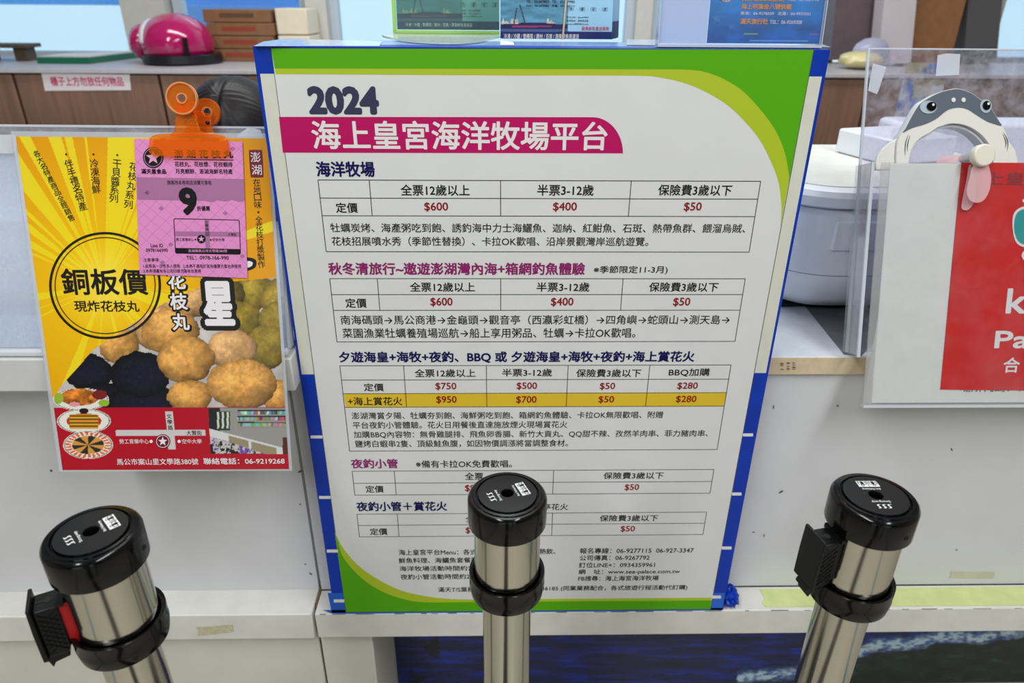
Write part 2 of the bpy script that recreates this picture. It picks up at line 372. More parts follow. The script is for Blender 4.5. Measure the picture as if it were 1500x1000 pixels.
# dark seam strip where the panel meets the ledge
b = bmesh.new(); box(b, -.2985, 2.2, RY+.0065, RY+.008, .4372, .4385); obj('dark_seam', b, dark_gap, e)
b = bmesh.new(); rr = random.Random(8); x_ = -.29
while x_ < 1.3:
    L_ = rr.uniform(.004, .03); box(b, x_, x_+L_, .82425, .8246, .4358, .4358+rr.uniform(.0006, .0014)); x_ += L_+rr.uniform(.004, .05)
gd = obj('grime_dash', b, mat('edge grime', (84, 78, 66), .8), e); gd['kind'] = 'stuff'
dk_ = empty('office_desk', (-1.5, 1.9, 0), 'white office desk behind the left counter, seen through the clear holder', 'desk')
bx('desk_top', -2.4, -.86, 1.425, 2.35, zl1-.035, zl1-.003, mat('white desk top', (220, 222, 228), .4), dk_)
for lx in (-2.37, -.92):
    for ly in (1.46, 2.28): bx('leg', lx, lx+.04, ly, ly+.04, 0, zl1-.0355, mat('desk leg grey', (140, 142, 146), .4), dk_)
# ocean poster in the recess
def ocean(X, Y):
    n = fbm(X/60, Y/5, 3); n2 = fbm(X/14, Y/3.5, 9)
    C = np.zeros(X.shape+(3,)); C[:] = (6, 26, 92)
    C *= (.35+1.25*n)[..., None]*(.6+.8*n2)[..., None]
    C += (np.clip(n-.5, 0, 1)*120)[..., None]*np.array([.05, .35, 1])
    surf = 953-(X-1250)*.125+18*(fbm(X/45, Y*0+1, 5)-.5); w = np.exp(-((Y-surf)/9)**2)*(X > 1235)
    w2 = np.exp(-((Y-(985+(1180-X)*.07))/8)**2)*(X < 1235)*(X > 1080); f = fbm(X/7, Y/3, 12)
    k = np.clip((w+w2)*1.5*(f*1.7-.25), 0, 1)[..., None]; C = C*(1-k)+np.array([195, 222, 238])*k
    low = (Y > surf+10+7*(n2-.5)) & (X > 1235); R = np.array([20, 38, 34])*(.4+1.2*fbm(X/18, Y/9, 21))[..., None]
    fm = np.clip(fbm(X/26, Y/5, 31)*3.2-1.95, 0, 1)[..., None]; R = R*(1-fm*.6)+np.array([60, 130, 150])*fm*.6
    C[low] = R[low]; dk = fbm(X/22, Y/14, 40) ; C *= np.where((X > 600) & (X < 660) & (dk > .62), .4, 1)[..., None]
    return C
opl = Plane((-.2118, 1.006, .02), (1, 0, 0), (0, 0, 1))
op = picture('ocean_poster', opl, (0, .0, 1.55, .362), 520, 150, ocean, 0, vcol('ocean print', .35, .1), None); tag(op, 'deep blue ocean and surf poster in the recess under the right ledge', 'poster')
# ================================================================ PRICE BOARD
BY = .8245
bd = empty('price_board', (.05, .85, .437), 'tall white and green price board edged with blue tape between the counters', 'sign')
BP = Plane((0, BY, 0), (1, 0, 0), (0, 0, 1))
x0, x1, zt, zb = -.2664, .3663, 1.2845, .4378
b = bmesh.new(); box(b, x0, x1, BY, .864, zb, zt); obj('board_panel', b, blue, bd)
bx('box_body', x0, x1, .8645, .967, zr1+.0015, zt-.0004, mat('pale blue box lid', (128, 162, 214), .22, var=.15, scale=(12, 12, 12)), bd, .002)
H = .0002
ik = Ink(BP, H)
def quadpx(ik, *p): ik.poly(list(p))
quadpx(ik, (381, 108), (420, 108), (478, 548), (442, 548)); quadpx(ik, (1170, 112), (1204, 112), (1122, 546), (1090, 546)); ik.split('backing_strip', cream_b, bd)
ik = Ink(BP, H); quadpx(ik, (472, 893), (1060, 890), (1057, 893.5), (488, 898.5)); quadpx(ik, (480, 868), (505, 868), (508, 897), (486, 897)); quadpx(ik, (1042, 868), (1062, 868), (1058, 893), (1040, 893)); ik.split('blue_tape', blue_l, bd, 'brighter blue tape along the foot of the board')
ik = Ink(BP, 2.2*H)
for (a, y, c) in ((455, 639.5, 472.5), (467.5, 728, 484.5), (478.8, 806.5, 495.5), (489, 879.5, 504.5), (1088, 636.5, 1103), (1072, 723, 1086), (1057, 802, 1071.5), (1043, 873.8, 1056)): quadpx(ik, (a, y-2.2), (c, y-2.2), (c, y+2.2), (a, y+2.2))
ik.split('white_mark', ink_w, bd)
TL, TR, BR, BL = (397.5, 71), (1191.4, 73), (1040.3, 891.3), (507.3, 895.8)
ik = Ink(BP, 1.5*H); ik.poly([TL, TR, BR, BL]); ik.build('printed_sheet', paperw, bd)
ik = Ink(BP, 1.3*H)
ik.poly([(396.5, 70.3), (1192.6, 72.3), (1041.3, 892), (506.3, 896.6)]); ik.build('sheet_edge', mat('sheet edge', (70, 70, 72), .6), bd)
gb = lambda l: [(a/3.3333+760, c/3.3333) for a, c in l]
c6 = lambda l: [(a/3.5725+420, c/3.5725+720) for a, c in l]
c7 = lambda l: [(a/3.5725+780, c/3.5725+720) for a, c in l]
limeT = spline([(760, 110.5)]+gb([(550, 369), (700, 380), (850, 420), (1000, 500), (1100, 590), (1180, 690), (1240, 810), (1270, 900), (1282, 1000)])+[(1144.5, 312), (1143, 331)])
greenT = spline([(1000, 101.4)]+gb([(900, 348), (1000, 385), (1100, 450), (1200, 560), (1260, 650), (1300, 750), (1318, 850), (1322, 880)]))
ik = Ink(BP, 2*H); ik.poly([TL, TR, (1143, 332)]+limeT[::-1]+[(404, 108.5)]); ll = spline([(490, 776)]+c6([(258, 225), (300, 300), (370, 380), (450, 440), (550, 495), (650, 530), (800, 555), (970, 563)])+c7([(60, 560), (937, 553)]))
ik.poly(ll+[BR, BL]); ik.split('lime_stripe', ink_lime, bd)
ik = Ink(BP, 2.5*H); ik.poly([TL, TR, (1155, 268)]+greenT[::-1]+[(402.5, 100)])
lg = spline([(491.5, 782)]+c6([(265, 245), (290, 330), (350, 410), (430, 480), (520, 530), (620, 562), (720, 577), (975, 576)])+c7([(60, 573), (937, 567)]))
ik.poly(lg+[BR, BL]); ik.split('green_border', ink_green, bd)
ik = Ink(BP, 2*H)
bn = [(408.8, 171), (414.5, 223.5), (912.5, 224.5)]+[(868+44.5*math.cos(t), 224-52.5*math.sin(t)) for t in [i*math.pi/24 for i in range(1, 13)]]
ik.poly(bn); ik.build('magenta_banner', ink_mag, bd)
ik = Ink(BP, 3*H); ik.text('海上皇宮海洋牧場平台', 456.6, 177, 890, 219.5, .022); ik.build('title_lettering', ink_w, bd)
ik = Ink(BP, 3*H); ik.text('2024', 451, 126, 555, 168, .065); ik.build('year_lettering', ink_slate, bd)
ik = Ink(BP, 2*H); quadpx(ik, (503.5, 576.3), (1064, 574.5), (1060, 594.2), (506.8, 596.4)); ik.build('yellow_row', ink_yel, bd)
nav, pur, blk, red, lin_ = Ink(BP, 3*H), Ink(BP, 3*H), Ink(BP, 3*H), Ink(BP, 3*H), Ink(BP, 2.6*H)
nav.text('海洋牧場', 463, 236, 549, 259, .03)
pur.text('秋冬清旅行~遨遊澎湖灣內海+箱網釣魚體驗', 481, 384, 857, 402.5, .028)
nav.text('夕遊海皇+海牧+夜釣、BBQ 或 夕遊海皇+海牧+夜釣+海上賞花火', 496.4, 514, 1017.4, 531, .03)
pur.text('夜釣小管', 514, 671.5, 583, 685.5, .028); nav.text('夜釣小管＋賞花火', 522, 734, 655, 748, .028)
for t, a, y, c, d in (('全票12歲以上', 587, 270, 688, 286.5), ('半票3-12歲', 787, 270, 869.6, 286.5), ('保險費3歲以下', 964, 270, 1072, 286.5), ('定價', 492, 296.5, 524, 311.5),
    ('全票12歲以上', 600.5, 413, 695.7, 427), ('半票3-12歲', 786, 413, 863.4, 427), ('保險費3歲以下', 950.7, 413, 1052, 427), ('定價', 506, 436.5, 537, 450.5),
    ('全票12歲以上', 607.5, 540, 696.6, 552), ('半票3-12歲', 735.5, 539.5, 808.5, 551), ('保險費3歲以下', 844, 540, 939, 552), ('BBQ加購', 979.6, 539, 1039.5, 551), ('定價', 533, 561, 562, 572.5), ('+海上賞花火', 509.6, 581, 589.3, 593.3),
    ('全票', 681, 691.5, 708, 702.5), ('保險費3歲以下', 884, 691, 972, 701), ('定價', 535.6, 710.6, 562, 721), ('全票', 682, 754.5, 707, 764.5), ('保險費3歲以下', 878.5, 753.5, 964, 763), ('定價', 541.8, 773, 567.5, 783)):
    blk.text(t, a, y, c, d, .016)
for t, a, y, c, d in (('※季節限定11-3月)', 869.6, 389, 978, 401.5), ('※備有卡拉OK免費歡唱。', 609, 673.5, 750, 684.5), ('※觀音亭花火', 762, 737, 832, 746.7),
    ('海上皇宮平台Menu：各式海鮮、燒烤、炸物、熱飲、', 584, 803.5, 813.6, 811.8), ('鮮魚料理、海鱺魚套餐等', 584, 816, 700, 824), ('海洋牧場活動時間約2-2.5hr', 585, 828, 718, 835.5), ('夜釣小管活動時間約2hrs', 586.5, 840, 702, 847.8),
    ('滿天T/S業務：滿天', 641.7, 859, 724, 866.3), ('0919636185 (同業業務配合，各式旅遊行程活動代訂購)', 768, 856.8, 1006.7, 865),
    ('報名專線：06-9277115  06-927-3347', 849.4, 801.5, 1016, 809.8), ('公司傳真：06-9267792', 849, 812.2, 951.6, 820.2), ('訂位LINE+：0934359961', 848, 822.8, 959.4, 830.6), ('網　址：www.sea-palace.com.tw', 847.5, 832.8, 996, 841), ('FB搜尋：海上海宮海洋牧場', 847, 842.5, 964.7, 850)):
    blk.text(t, a, y, c, d, .012)
for t, a, y, c, d in (('牡蠣炭烤、海產粥吃到飽、誘釣海中力士海鱺魚、迦納、紅魽魚、石斑、熱帶魚群、餵溜烏賊、', 484, 327, 1092, 340.5), ('花枝招展噴水秀（季節性替換）、卡拉OK歡唱、沿岸景觀灣岸巡航遊覽。', 486, 346.5, 950, 360),
    ('南海碼頭→馬公商港→金龜頭→觀音亭（西瀛彩虹橋）→四角嶼→蛇頭山→測天島→', 499, 461, 1069, 475), ('菜園漁業牡蠣養殖場巡航→船上享用粥品、牡蠣→卡拉OK歡唱。', 501.7, 480, 931, 494.5),
    ('澎湖灣賞夕陽、牡蠣夯到飽、海鮮粥吃到飽、箱網釣魚體驗、卡拉OK無限歡唱、附贈', 515, 602.5, 971, 612.8), ('平台夜釣小管體驗。花火日用餐後直達施放煙火現場賞花火', 516.6, 616.5, 831, 626.8),
    ('加購BBQ內容物：無骨雞腿排、飛魚卵香腸、新竹大貢丸、QQ甜不辣、孜然羊肉串、菲力豬肉串、', 518, 630, 1037, 640.5), ('鹽烤白蝦串2隻、頂級鮭魚腹，如因物價調漲將當調整食材。', 520, 643.8, 832, 654.3)):
    blk.text(t, a, y, c, d, .009)
for t, a, y, c, d in (('$600', 621.5, 296, 656.5, 310), ('$400', 810, 296, 845, 310), ('$50', 1001.7, 296, 1027.7, 310), ('$600', 630.5, 435.5, 663, 449), ('$400', 807, 435.5, 840, 449), ('$50', 986, 435.5, 1011, 449),
    ('$750', 637.8, 560, 668.6, 571.3), ('$500', 756.7, 559.5, 786.7, 570.8), ('$50', 878.5, 560, 901, 571), ('$280', 992, 559.5, 1022, 570.5), ('$950', 639, 579.5, 669, 591), ('$700', 756, 579.5, 786, 591), ('$50', 876.6, 579.5, 899.5, 590.5), ('$280', 990, 579, 1020, 590),
    ('$900', 681, 709.5, 711, 720), ('$50', 915, 708.5, 936, 718.5), ('$900', 682, 771.5, 710, 781.5), ('$50', 909, 769.5, 930, 779)):
    red.text(t, a, y, c, d, .02)
def table(xl, xr, ys, cols, ysr=None, bottom=None, cols_to=None):
    """ys: row lines down to the grid's foot; bottom: foot of the outer box. x given at the top row"""
    A = BP.uv(xl, ys[0])[0]; Bx = BP.uv(xr, ys[0])[0]; zz = [BP.uv((xl+xr)/2, y)[1] for y in ys]; foot = BP.uv((xl+xr)/2, bottom)[1] if bottom else zz[-1]
    def seg(a, b, c, d, w=.00042):
        if abs(a-c) < 1e-9: lin_.poly([(a-w, b), (a+w, b), (c+w, d), (c-w, d)], px=False)
        else: lin_.poly([(a, b-w), (c, d-w), (c, d+w), (a, b+w)], px=False)
    for z in zz: seg(A, z, Bx, z)
    seg(A, foot, Bx, foot); seg(A, zz[0], A, foot); seg(Bx, zz[0], Bx, foot)
    for c in cols:
        X = BP.uv(c, ys[0])[0]; seg(X, zz[0], X, zz[-1])
table(466, 1114.3, (264.3, 290.6, 316.3), (541, 733.3, 924.7), bottom=368.6)
table(483, 1091.6, (407.8, 431, 454), (552.7, 733.5, 912.7), bottom=500)
table(497.8, 1070.6, (534.7, 555.5, 575.4, 595.2), (591.3, 712.5, 832.3, 951.9), bottom=659)
table(515.7, 1045.4, (688.4, 706, 723.2), (577.5, 811)); table(522.7, 1034.7, (751, 767.4, 784), (581.8, 809.4))
nav.build('navy_lettering', ink_navy, bd); pur.build('purple_lettering', ink_pur, bd); blk.build('black_lettering', ink_k, bd); red.build('price_lettering', ink_red, bd); lin_.build('table_rule', ink_k, bd)
# ================================================================ LEFT CLEAR HOLDER AND YELLOW POSTER
acr = clear('clear acrylic', (240, 244, 250), .14, (215, 222, 235), tex=.3, gloss=.06, texscale=22)
acr_edge = clear('acrylic edge', (235, 245, 250), .62, (235, 240, 245), gloss=.08)
sleeve = clear('plastic sleeve', (250, 250, 250), .03, gloss=.06)
PP = Plane((-.5705, .8566, 1.1823), (1, .006, -.005), (.003, .237, .971))
e = empty('acrylic_holder', (-.45, .83, zl1), 'clear scratched acrylic display holder on the left counter behind the yellow poster', 'holder')
SB = PP.up(-.016)
def zat(pl, a, z):                      # v-coordinate where the sheet reaches height z
    return (z-(pl.O+pl.u*a).z)/pl.v.z
bv = zat(SB, .1, zl1+.0105)
b = bmesh.new(); slab(b, SB, [(-.36, bv), (.298, bv), (.298, .012), (-.36, .012)], -.003, 0); obj('back_sheet', b, acr, e)
b = bmesh.new(); slab(b, SB, [(-.36, .0125), (.298, .0125), (.298, .0150), (-.36, .0150)], -.003, 0); obj('top_edge', b, acr_edge, e)
b = bmesh.new(); slab(b, SB, [(.2982, bv), (.302, bv), (.302, .012), (.2982, .012)], -.016, .001); obj('side_edge', b, acr_edge, e)
bx('foot', -.95, -.272, LY+.004, LY+.12, zl1+.0005, zl1+.010, clear('thick acrylic foot', (235, 240, 248), .75, (238, 240, 246), gloss=.08), e, .003)
b = bmesh.new(); slab(b, PP.up(-.012), PP.P([(-60, 196), (8, 196), (14, 200), (14, 221), (9, 224), (-60, 224)]), -.002, .0); obj('corner_tab', b, acr_edge, e)
po = empty('food_poster', PP.w(.15, -.42), 'yellow and red laminated food poster hanging under the orange clip', 'poster')
b = bmesh.new(); slab(b, PP, [(-.005, -.423), (.2985, -.423), (.2985, .006), (-.005, .006)], -.0012, -.0002); obj('laminate', b, clear('laminate film', (250, 250, 252), .35, (240, 240, 245), gloss=.08), po)
def poster(X, Y):
    C = np.zeros(X.shape+(3,)); cx, cy = 153., 418.
    r = np.hypot(X-cx, Y-cy); th = np.arctan2(Y-cy, X-cx)
    t = np.clip(r/260, 0, 1)[..., None]; C[:] = np.array([250, 206, 10])*(1-t)+np.array([224, 150, 0])*t
    k = vnoise(th*9+40, th*0+3, 7)*.6+vnoise(th*26+90, th*0+9, 8)*.4
    C = np.where((k > .60)[..., None], np.array([248, 216, 20])*(1-t*.06)+np.array([0, 8, 20])*t, C)
    g = np.clip(1-r/70, 0, 1)[..., None]; C = C*(1-g*.6)+np.array([255, 240, 130])*g*.6
    # food photograph
    ex = np.array([60, 78, 93, 138, 186, 216, 240, 288, 330, 406.5, 440]); ey = np.array([610, 582, 561, 511, 480, 459, 444, 423, 413, 406.5, 404])
    food = (Y > np.interp(X, ex, ey)) & (Y < 597)
    F = np.zeros(C.shape); F[:] = (196, 190, 186); F *= (.75+.4*fbm(X/30, Y/30, 2))[..., None]
    wx = X+8*(fbm(X/11, Y/11, 51)-.5); wy = Y+8*(fbm(X/11, Y/11, 52)-.5)
    gold, pale, grn, dk = (244, 178, 92), (240, 186, 124), (164, 140, 46), (30, 29, 36)
    for bxx, byy, rx, ry, c in ((372, 428, 34, 26, grn), (410, 440, 30, 30, grn), (330, 432, 30, 24, (130, 112, 44)), (352, 466, 30, 26, grn), (412, 470, 34, 28, grn), (270, 440, 44, 26, pale),
            (390, 508, 32, 32, grn), (225, 478, 30, 34, pale), (175, 506, 30, 26, gold), (250, 485, 42, 34, gold), (340, 512, 36, 30, pale), (405, 580, 22, 24, gold),
            (130, 545, 36, 26, dk), (150, 590, 60, 30, dk), (212, 594, 60, 30, dk), (206, 548, 44, 34, dk), (273, 526, 42, 34, gold), (278, 580, 33, 24, gold), (355, 563, 52, 36, gold)):
        q = ((wx-bxx)/rx)**2+((wy-byy)/ry)**2; hh = np.sqrt(np.clip(1-q, 0, 1)); lx = (bxx-wx)/rx*.35+(byy-wy)/ry*.55
        n = fbm(X/6, Y/6, int(bxx)); m_ = q < 1
        s = .50+.42*hh+.30*lx+.16*(n-.5)+.3*(fbm(X/16, Y/16, 91)-.5)
        if c == dk: s = .3+.5*hh+1.6*np.clip(fbm(X/3, Y/3, 77)-.55, 0, 1)*(hh > .6)+.3*(n-.5)
        col = np.array(c)*s[..., None]
        if c == dk: col = col + np.array([0, 0, 14])*hh[..., None]
        else: col += np.array([26, 14, 0])*(np.clip(fbm(X/14, Y/14, 4)-.45, 0, 1)*2)[..., None]
        if c != dk: col = col*(1+.30*(fbm(X/4, Y/4, int(byy))-.5))[..., None] + np.array([46, 40, 30])*(np.clip(s-.85, 0, 1)*2)[..., None]
        F[m_] = np.clip(col[m_], 0, 250)
    C[food] = F[food]
    redm = (Y > 596.5) | ((Y > 594) & (X < 78)); C[redm] = (178, 8, 34)
    # three plates
    def plate(cx, cy, rx, ry, kind):
        q = ((X-cx)/rx)**2+((Y-cy)/ry)**2; C[q < 1] = (222, 218, 208); C[(q < .92) & (q > .86)] = (60, 90, 70); C[(q < .84)] = (232, 228, 218)
        a = np.arctan2((Y-cy)/ry, (X-cx)/rx)
        if kind == 0:
            n = fbm(X/7, Y/6, 3); m1 = (((X-cx+2)/(rx*.7))**2+((Y-cy+3)/(ry*.75))**2 < 1); C[m1] = (np.array([206, 118, 40])*(.35+1.2*n)[..., None])[m1]
            m2 = (((X-86)/7)**2+((Y-583)/8)**2 < 1) | (((X-152)/8)**2+((Y-590)/5)**2 < 1); C[m2] = (150, 180, 50)
            m3 = (((X-146)/11)**2+((Y-578)/7)**2 < 1); C[m3] = (120, 34, 34); m4 = (((X-109)/8)**2+((Y-592)/3.5)**2 < 1); C[m4] = (226, 150, 150)
        if kind == 1:
            C[q < .42] = (196, 52, 20); m1 = (abs(X-cx) < 21) & (abs(Y-cy-1) < 10.5); n = (np.floor((X-cx+(np.floor((Y-cy)/5) % 2)*5)/10)); s = .75+.35*np.cos((Y-cy)/5*6.28)
            C[m1] = (np.array([226, 160, 44])*s[..., None])[m1]; C[(((X-cx)/7)**2+((Y-cy+15)/4)**2 < 1)] = (26, 20, 24)
        if kind == 2:
            z = (q < .82) & (q > .45); C[z] = np.where((np.sin(a*26) > -.2)[..., None], np.array([226, 96, 62]), np.array([240, 226, 206]))[z]
            z = (q < .42); C[z] = np.where((np.sin(a*6) > 0)[..., None], np.array([214, 150, 66]), np.array([42, 44, 34]))[z]
    plate(118.5, 584.5, 41, 16.5, 0); plate(123, 616.5, 39.5, 18, 1); plate(129, 651.5, 36.5, 20.5, 2)
    # shop photograph
    sh = (X > 304.8+(Y-597)*.03*2) & (Y > 597) & (Y < 664.5) & (X < 420.5+(Y-597)*.035)
    S = np.zeros(C.shape); S[:] = (150, 148, 144)
    S[(X < 322) & (Y < 632)] = (36, 38, 38); S[(X > 318) & (X < 337) & (Y > 602) & (Y < 630)] = (50, 60, 56); S[(((X-318) % 7) < 3) & (X > 318) & (X < 337) & (Y > 603) & (Y < 627)] = (204, 214, 190)
    shelf = (X > 348) & (Y < 627); cc = np.stack([vnoise(np.floor(X/3.2)*3.1, np.floor((Y-600)/8)*7.7, q) for q in (1, 2, 3)], -1)*200+40
    S[shelf] = cc[shelf]; S[shelf & (((Y-600) % 9) < 1.8)] = (34, 34, 36); S[shelf & (((Y-600) % 9) > 6.5)] = (150, 140, 140)
    fz = (Y > 627+(X-305)*.26); S[fz] = (212, 212, 212); f2 = (Y > 637+(X-305)*.33) ; nn = fbm(X/6, Y/7, 66); S[f2] = np.where((nn > .58)[..., None], np.array([110, 70, 160]), np.where((nn < .4)[..., None], np.array([30, 30, 34]), np.array([196, 190, 184])))[f2]
    gl = fz & ~f2 & (X > 335) & (X < 405) & (Y > 630+(X-305)*.26) & (abs(X-366) > 2); S[gl] = (150, 138, 110)
    S[(X > 414) & (Y > 640)] = (90, 40, 36); S[(X < 312) & (Y > 650)] = (40, 30, 30)
    C[sh] = S[sh]
    # map
    C[(Y > 629.2) & (Y < 638.2) & (X > 169.5+(Y-629)*.1) & (X < 301)] = (206, 200, 200); C[(X > 242.2+(Y-602)*.085) & (X < 253+(Y-602)*.085) & (Y > 602) & (Y < 657.5)] = (206, 200, 200)
    return C
picture('printed_sheet', PP, (0, -.4205, .2945, .0), 330, 470, poster, 0, vcol('poster print', .3, .25), po)
h1 = .0003
pk, pw, pm = Ink(PP, h1), Ink(PP, h1*2), Ink(PP, h1)
pk.column('各大名特產商品全館銷售', (54, 225), (104, 319), 9.5, .01, ang=.32); pk.column('・', (97, 226), (97, 226), 10); pk.column('伴手禮名特產', (101, 240), (121, 302), 12.5, .006, ang=.22)
pk.column('・', (137, 226), (137, 226), 10); pk.column('冷凍海鮮', (138, 239), (141, 277), 12.5, .006, ang=.05); pk.column('・', (172, 227), (172, 227), 10); pk.column('干貝醬系列', (171.6, 240), (166.5, 290), 12.5, .006, ang=-.1)
pk.column('花枝丸系列', (196, 244), (188, 299), 12.5, .006, ang=-.16); pk.column('在地口味・全花枝打漿製作', (376, 267), (383, 387), 10.5, .006, ang=.05)
n = 72; pk.ring(ell(154, 418, 82, 78.5, n), ell(154, 418, 78.3, 75, n)); pk.ring(ell(154, 418, 74, 71, n), ell(154, 418, 72.6, 69.6, n))
pk.text('銅板價', 90, 393, 216, 432, .022); pk.text('現炸花枝丸', 108.6, 440, 204, 456.5, .018)
pk.column('花枝丸', (259, 411), (264.8, 471), 27, .085, ang=0); pw.column('花枝丸', (259, 411), (264.8, 471), 24, .03, ang=0)
pk.text('星', 290, 404, 350, 484, .11); pw.text('星', 297, 411, 343, 477, .045)
pk.poly(spline([(352, 378), (366, 377), (375, 381), (374, 391), (364, 396), (352, 397)], closed=True)); pw.poly(spline([(352, 384), (364, 382), (370, 384), (369, 389), (362, 392), (352, 392)], closed=True))
pm.poly(spline([(367, 219.5), (381, 219.5), (384, 222), (385.8, 256), (383, 259.5), (370, 259.5), (367, 256), (364.8, 223)], 4, True)); pw.column('澎湖', (374.5, 230), (376.3, 248.5), 14.5, .006, ang=0)
pk.column('文學路', (247.5, 609.5), (249.5, 626), 7.2, .01, ang=.05); pk.text('大賢街', 273, 630.2, 295.5, 637.2, .006)
pw.text('勞工育樂中心', 175, 642.5, 218, 649.5, .004); pw.text('空中大學', 266.5, 642.5, 295.5, 649.2, .004); pw.poly(ell(221.5, 646, 2.4, 2.4, 16)); pw.poly(ell(262.5, 646, 2.4, 2.4, 16))
pw.text('馬公市案山里文學路380號', 171, 671, 290.5, 680.3, .01); pw.text('聯絡電話：06-9219268', 298, 670, 417, 679.5, .016)
pm.poly(ell(238.5, 646, 11, 10.5)); pw.ring(ell(238.5, 646, 9.6, 9.2), ell(238.5, 646, 8.8, 8.4)); pw.poly(star(238.5, 646, 7))
pk.build('black_lettering', mat('poster black ink', (24, 22, 20), .35), po); pw.build('white_lettering', ink_w, po); pm.build('maroon_print', mat('maroon ink', (116, 14, 44), .35), po)
# coupon
CP = PP.up(.0016)
co = empty('discount_coupon', CP.w(.18, -.18), 'pink discount coupon clipped over the top right of the yellow poster', 'coupon')
b = bmesh.new(); slab(b, CP, CP.P([(196.5, 203), (355, 207.5), (362.5, 407), (204.6, 401.5)]), -.0004, 0)
pinkm = mat('pink paper', (222, 138, 196), .45); nt = pinkm.node_tree
tc = nt.nodes.new('ShaderNodeTexCoord'); mp = nt.nodes.new('ShaderNodeMapping'); mp.inputs['Scale'].default_value = (1, 1, 1)
sepx = nt.nodes.new('ShaderNodeSeparateXYZ'); nt.links.new(tc.outputs['Object'], sepx.inputs[0])
def mth(op, a, b_=None, c_=None):
    q = nt.nodes.new('ShaderNodeMath'); q.operation = op
    for i, v_ in enumerate((a, b_, c_)):
        if v_ is None: continue
        if isinstance(v_, (int, float)): q.inputs[i].default_value = v_
        else: nt.links.new(v_, q.inputs[i])
    return q.outputs[0]
def net(sg):
    s_ = mth('MULTIPLY_ADD', sepx.outputs[2], sg*1.15, sepx.outputs[0]); return mth('LESS_THAN', mth('FRACT', mth('MULTIPLY', s_, 58.)), .055)
mm = mth('MAXIMUM', net(1), net(-1)); mx = nt.nodes.new('ShaderNodeMix'); mx.data_type = 'RGBA'; nt.links.new(mth('MULTIPLY', mm, .6), mx.inputs[0])
mx.inputs[6].default_value = (*lin((222, 138, 196)), 1); mx.inputs[7].default_value = (*lin((176, 104, 160)), 1); nt.links.new(mx.outputs[2], nt.nodes['Principled BSDF'].inputs['Base Color'])
obj('paper', b, pinkm, co)
ck, cm, cp_ = Ink(CP, .0004), Ink(CP, .0002), Ink(CP, .0006)
cm.poly([(200, 259.5), (357.2, 262), (358.4, 294), (350, 295.5), (340, 292.5), (330, 295), (318, 293), (310, 296), (300, 294), (201.3, 292)]); cm.poly([(255.5, 338.5), (352.5, 339.5), (352.7, 346.5), (255.7, 345.5)]); cm.poly([(299.5, 320.5), (306, 320.5), (307.8, 363.5), (301.3, 363.5)])
for (q0, q1) in ((236, 305), (341, 217.5), (355, 375), (250, 358), (330, 312), (216, 282), (238, 384), (270, 396)): cm.poly([(q0-4, q1), (q0, q1-3.5), (q0+4, q1), (q0, q1+3.5)])
ck.poly(ell(224.6, 230.5, 15, 15.5)); cp_.ring(ell(224.6, 230.5, 13.2, 13.6), ell(224.6, 230.5, 12.6, 13)); cp_.poly(star(224.6, 230.5, 11))
for t, a, y, c, d, o_ in (('滿天星食品', 207, 247, 243.7, 254.6, .03), ('澎 湖 花 枝 丸', 255, 219, 341.5, 231.4, .035), ('花枝丸、花枝漿、花枝蝦排', 256, 236.7, 340.8, 244.2, .012), ('月亮蝦餅、澎湖海鮮名特產', 257, 247, 340.8, 254.6, .012),
    ('旅客持本券到店消費可享有', 245, 264, 310, 270.6, .01), ('9', 262.5, 274, 289, 315, .06), ('折優惠', 288.5, 301.5, 307.6, 308.6, .02), ('Line ID', 220.7, 356.7, 239, 362, .012), ('0978166990', 213.8, 363.8, 246, 368.7, .012), ('TEL：0978-166-990', 273, 374.5, 335, 380, .012),
    ('注意事項：', 210, 377.7, 234.5, 383, .004), ('1.此券為一次性多人使用   2.本券不適用於其他優惠方案合併使用', 210, 386.6, 353, 392.4, .004), ('3.本券須蓋有各公司印章方為有效票券', 210, 393.8, 294.7, 399.4, .004),
    ('勞工育樂中心', 258, 348.2, 284, 353, .004), ('空中大學', 311, 348.5, 329, 353.2, .004), ('大賢街', 334, 341, 346.5, 345.6, .004)):
    ck.text(t, a, y, c, d, o_)
ck.poly([(255, 232.7), (342, 233.7), (342, 234.8), (255, 233.8)]); ck.column('文學路', (302.5, 325.5), (303.5, 335.5), 4.5, .01, ang=0)
fr = [(256, 319.5), (349.5, 321.5), (351, 323.5), (352.8, 370.5), (351, 372.5), (258.5, 371), (256.7, 369), (254.2, 321.5)]
fi = [(256.6, 320.5), (348.9, 322.5), (350, 324), (351.8, 369.8), (350.4, 371.5), (259, 370), (257.7, 368.5), (255.2, 322.1)]
ck.ring(fr, fi); ck.poly([(256.2, 362.8), (352, 364.6), (352.3, 371.5), (258, 370.6)]); cp_.text('澎湖縣馬公市文學路380號', 276, 365, 333, 369.3)
ck.poly(ell(295, 349.8, 6.3, 6.3)); cp_.poly(star(295, 349.8, 4.8)); ck.poly(ell(286.3, 350.5, 1.3, 1.3, 12)); ck.poly(ell(308.8, 351, 1.3, 1.3, 12))
cm.build('mauve_print', mat('mauve ink', (166, 106, 150), .45), co); ck.build('lettering', ink_k, co); cp_.build('pink_print', mat('pink ink', (224, 160, 200), .45), co)
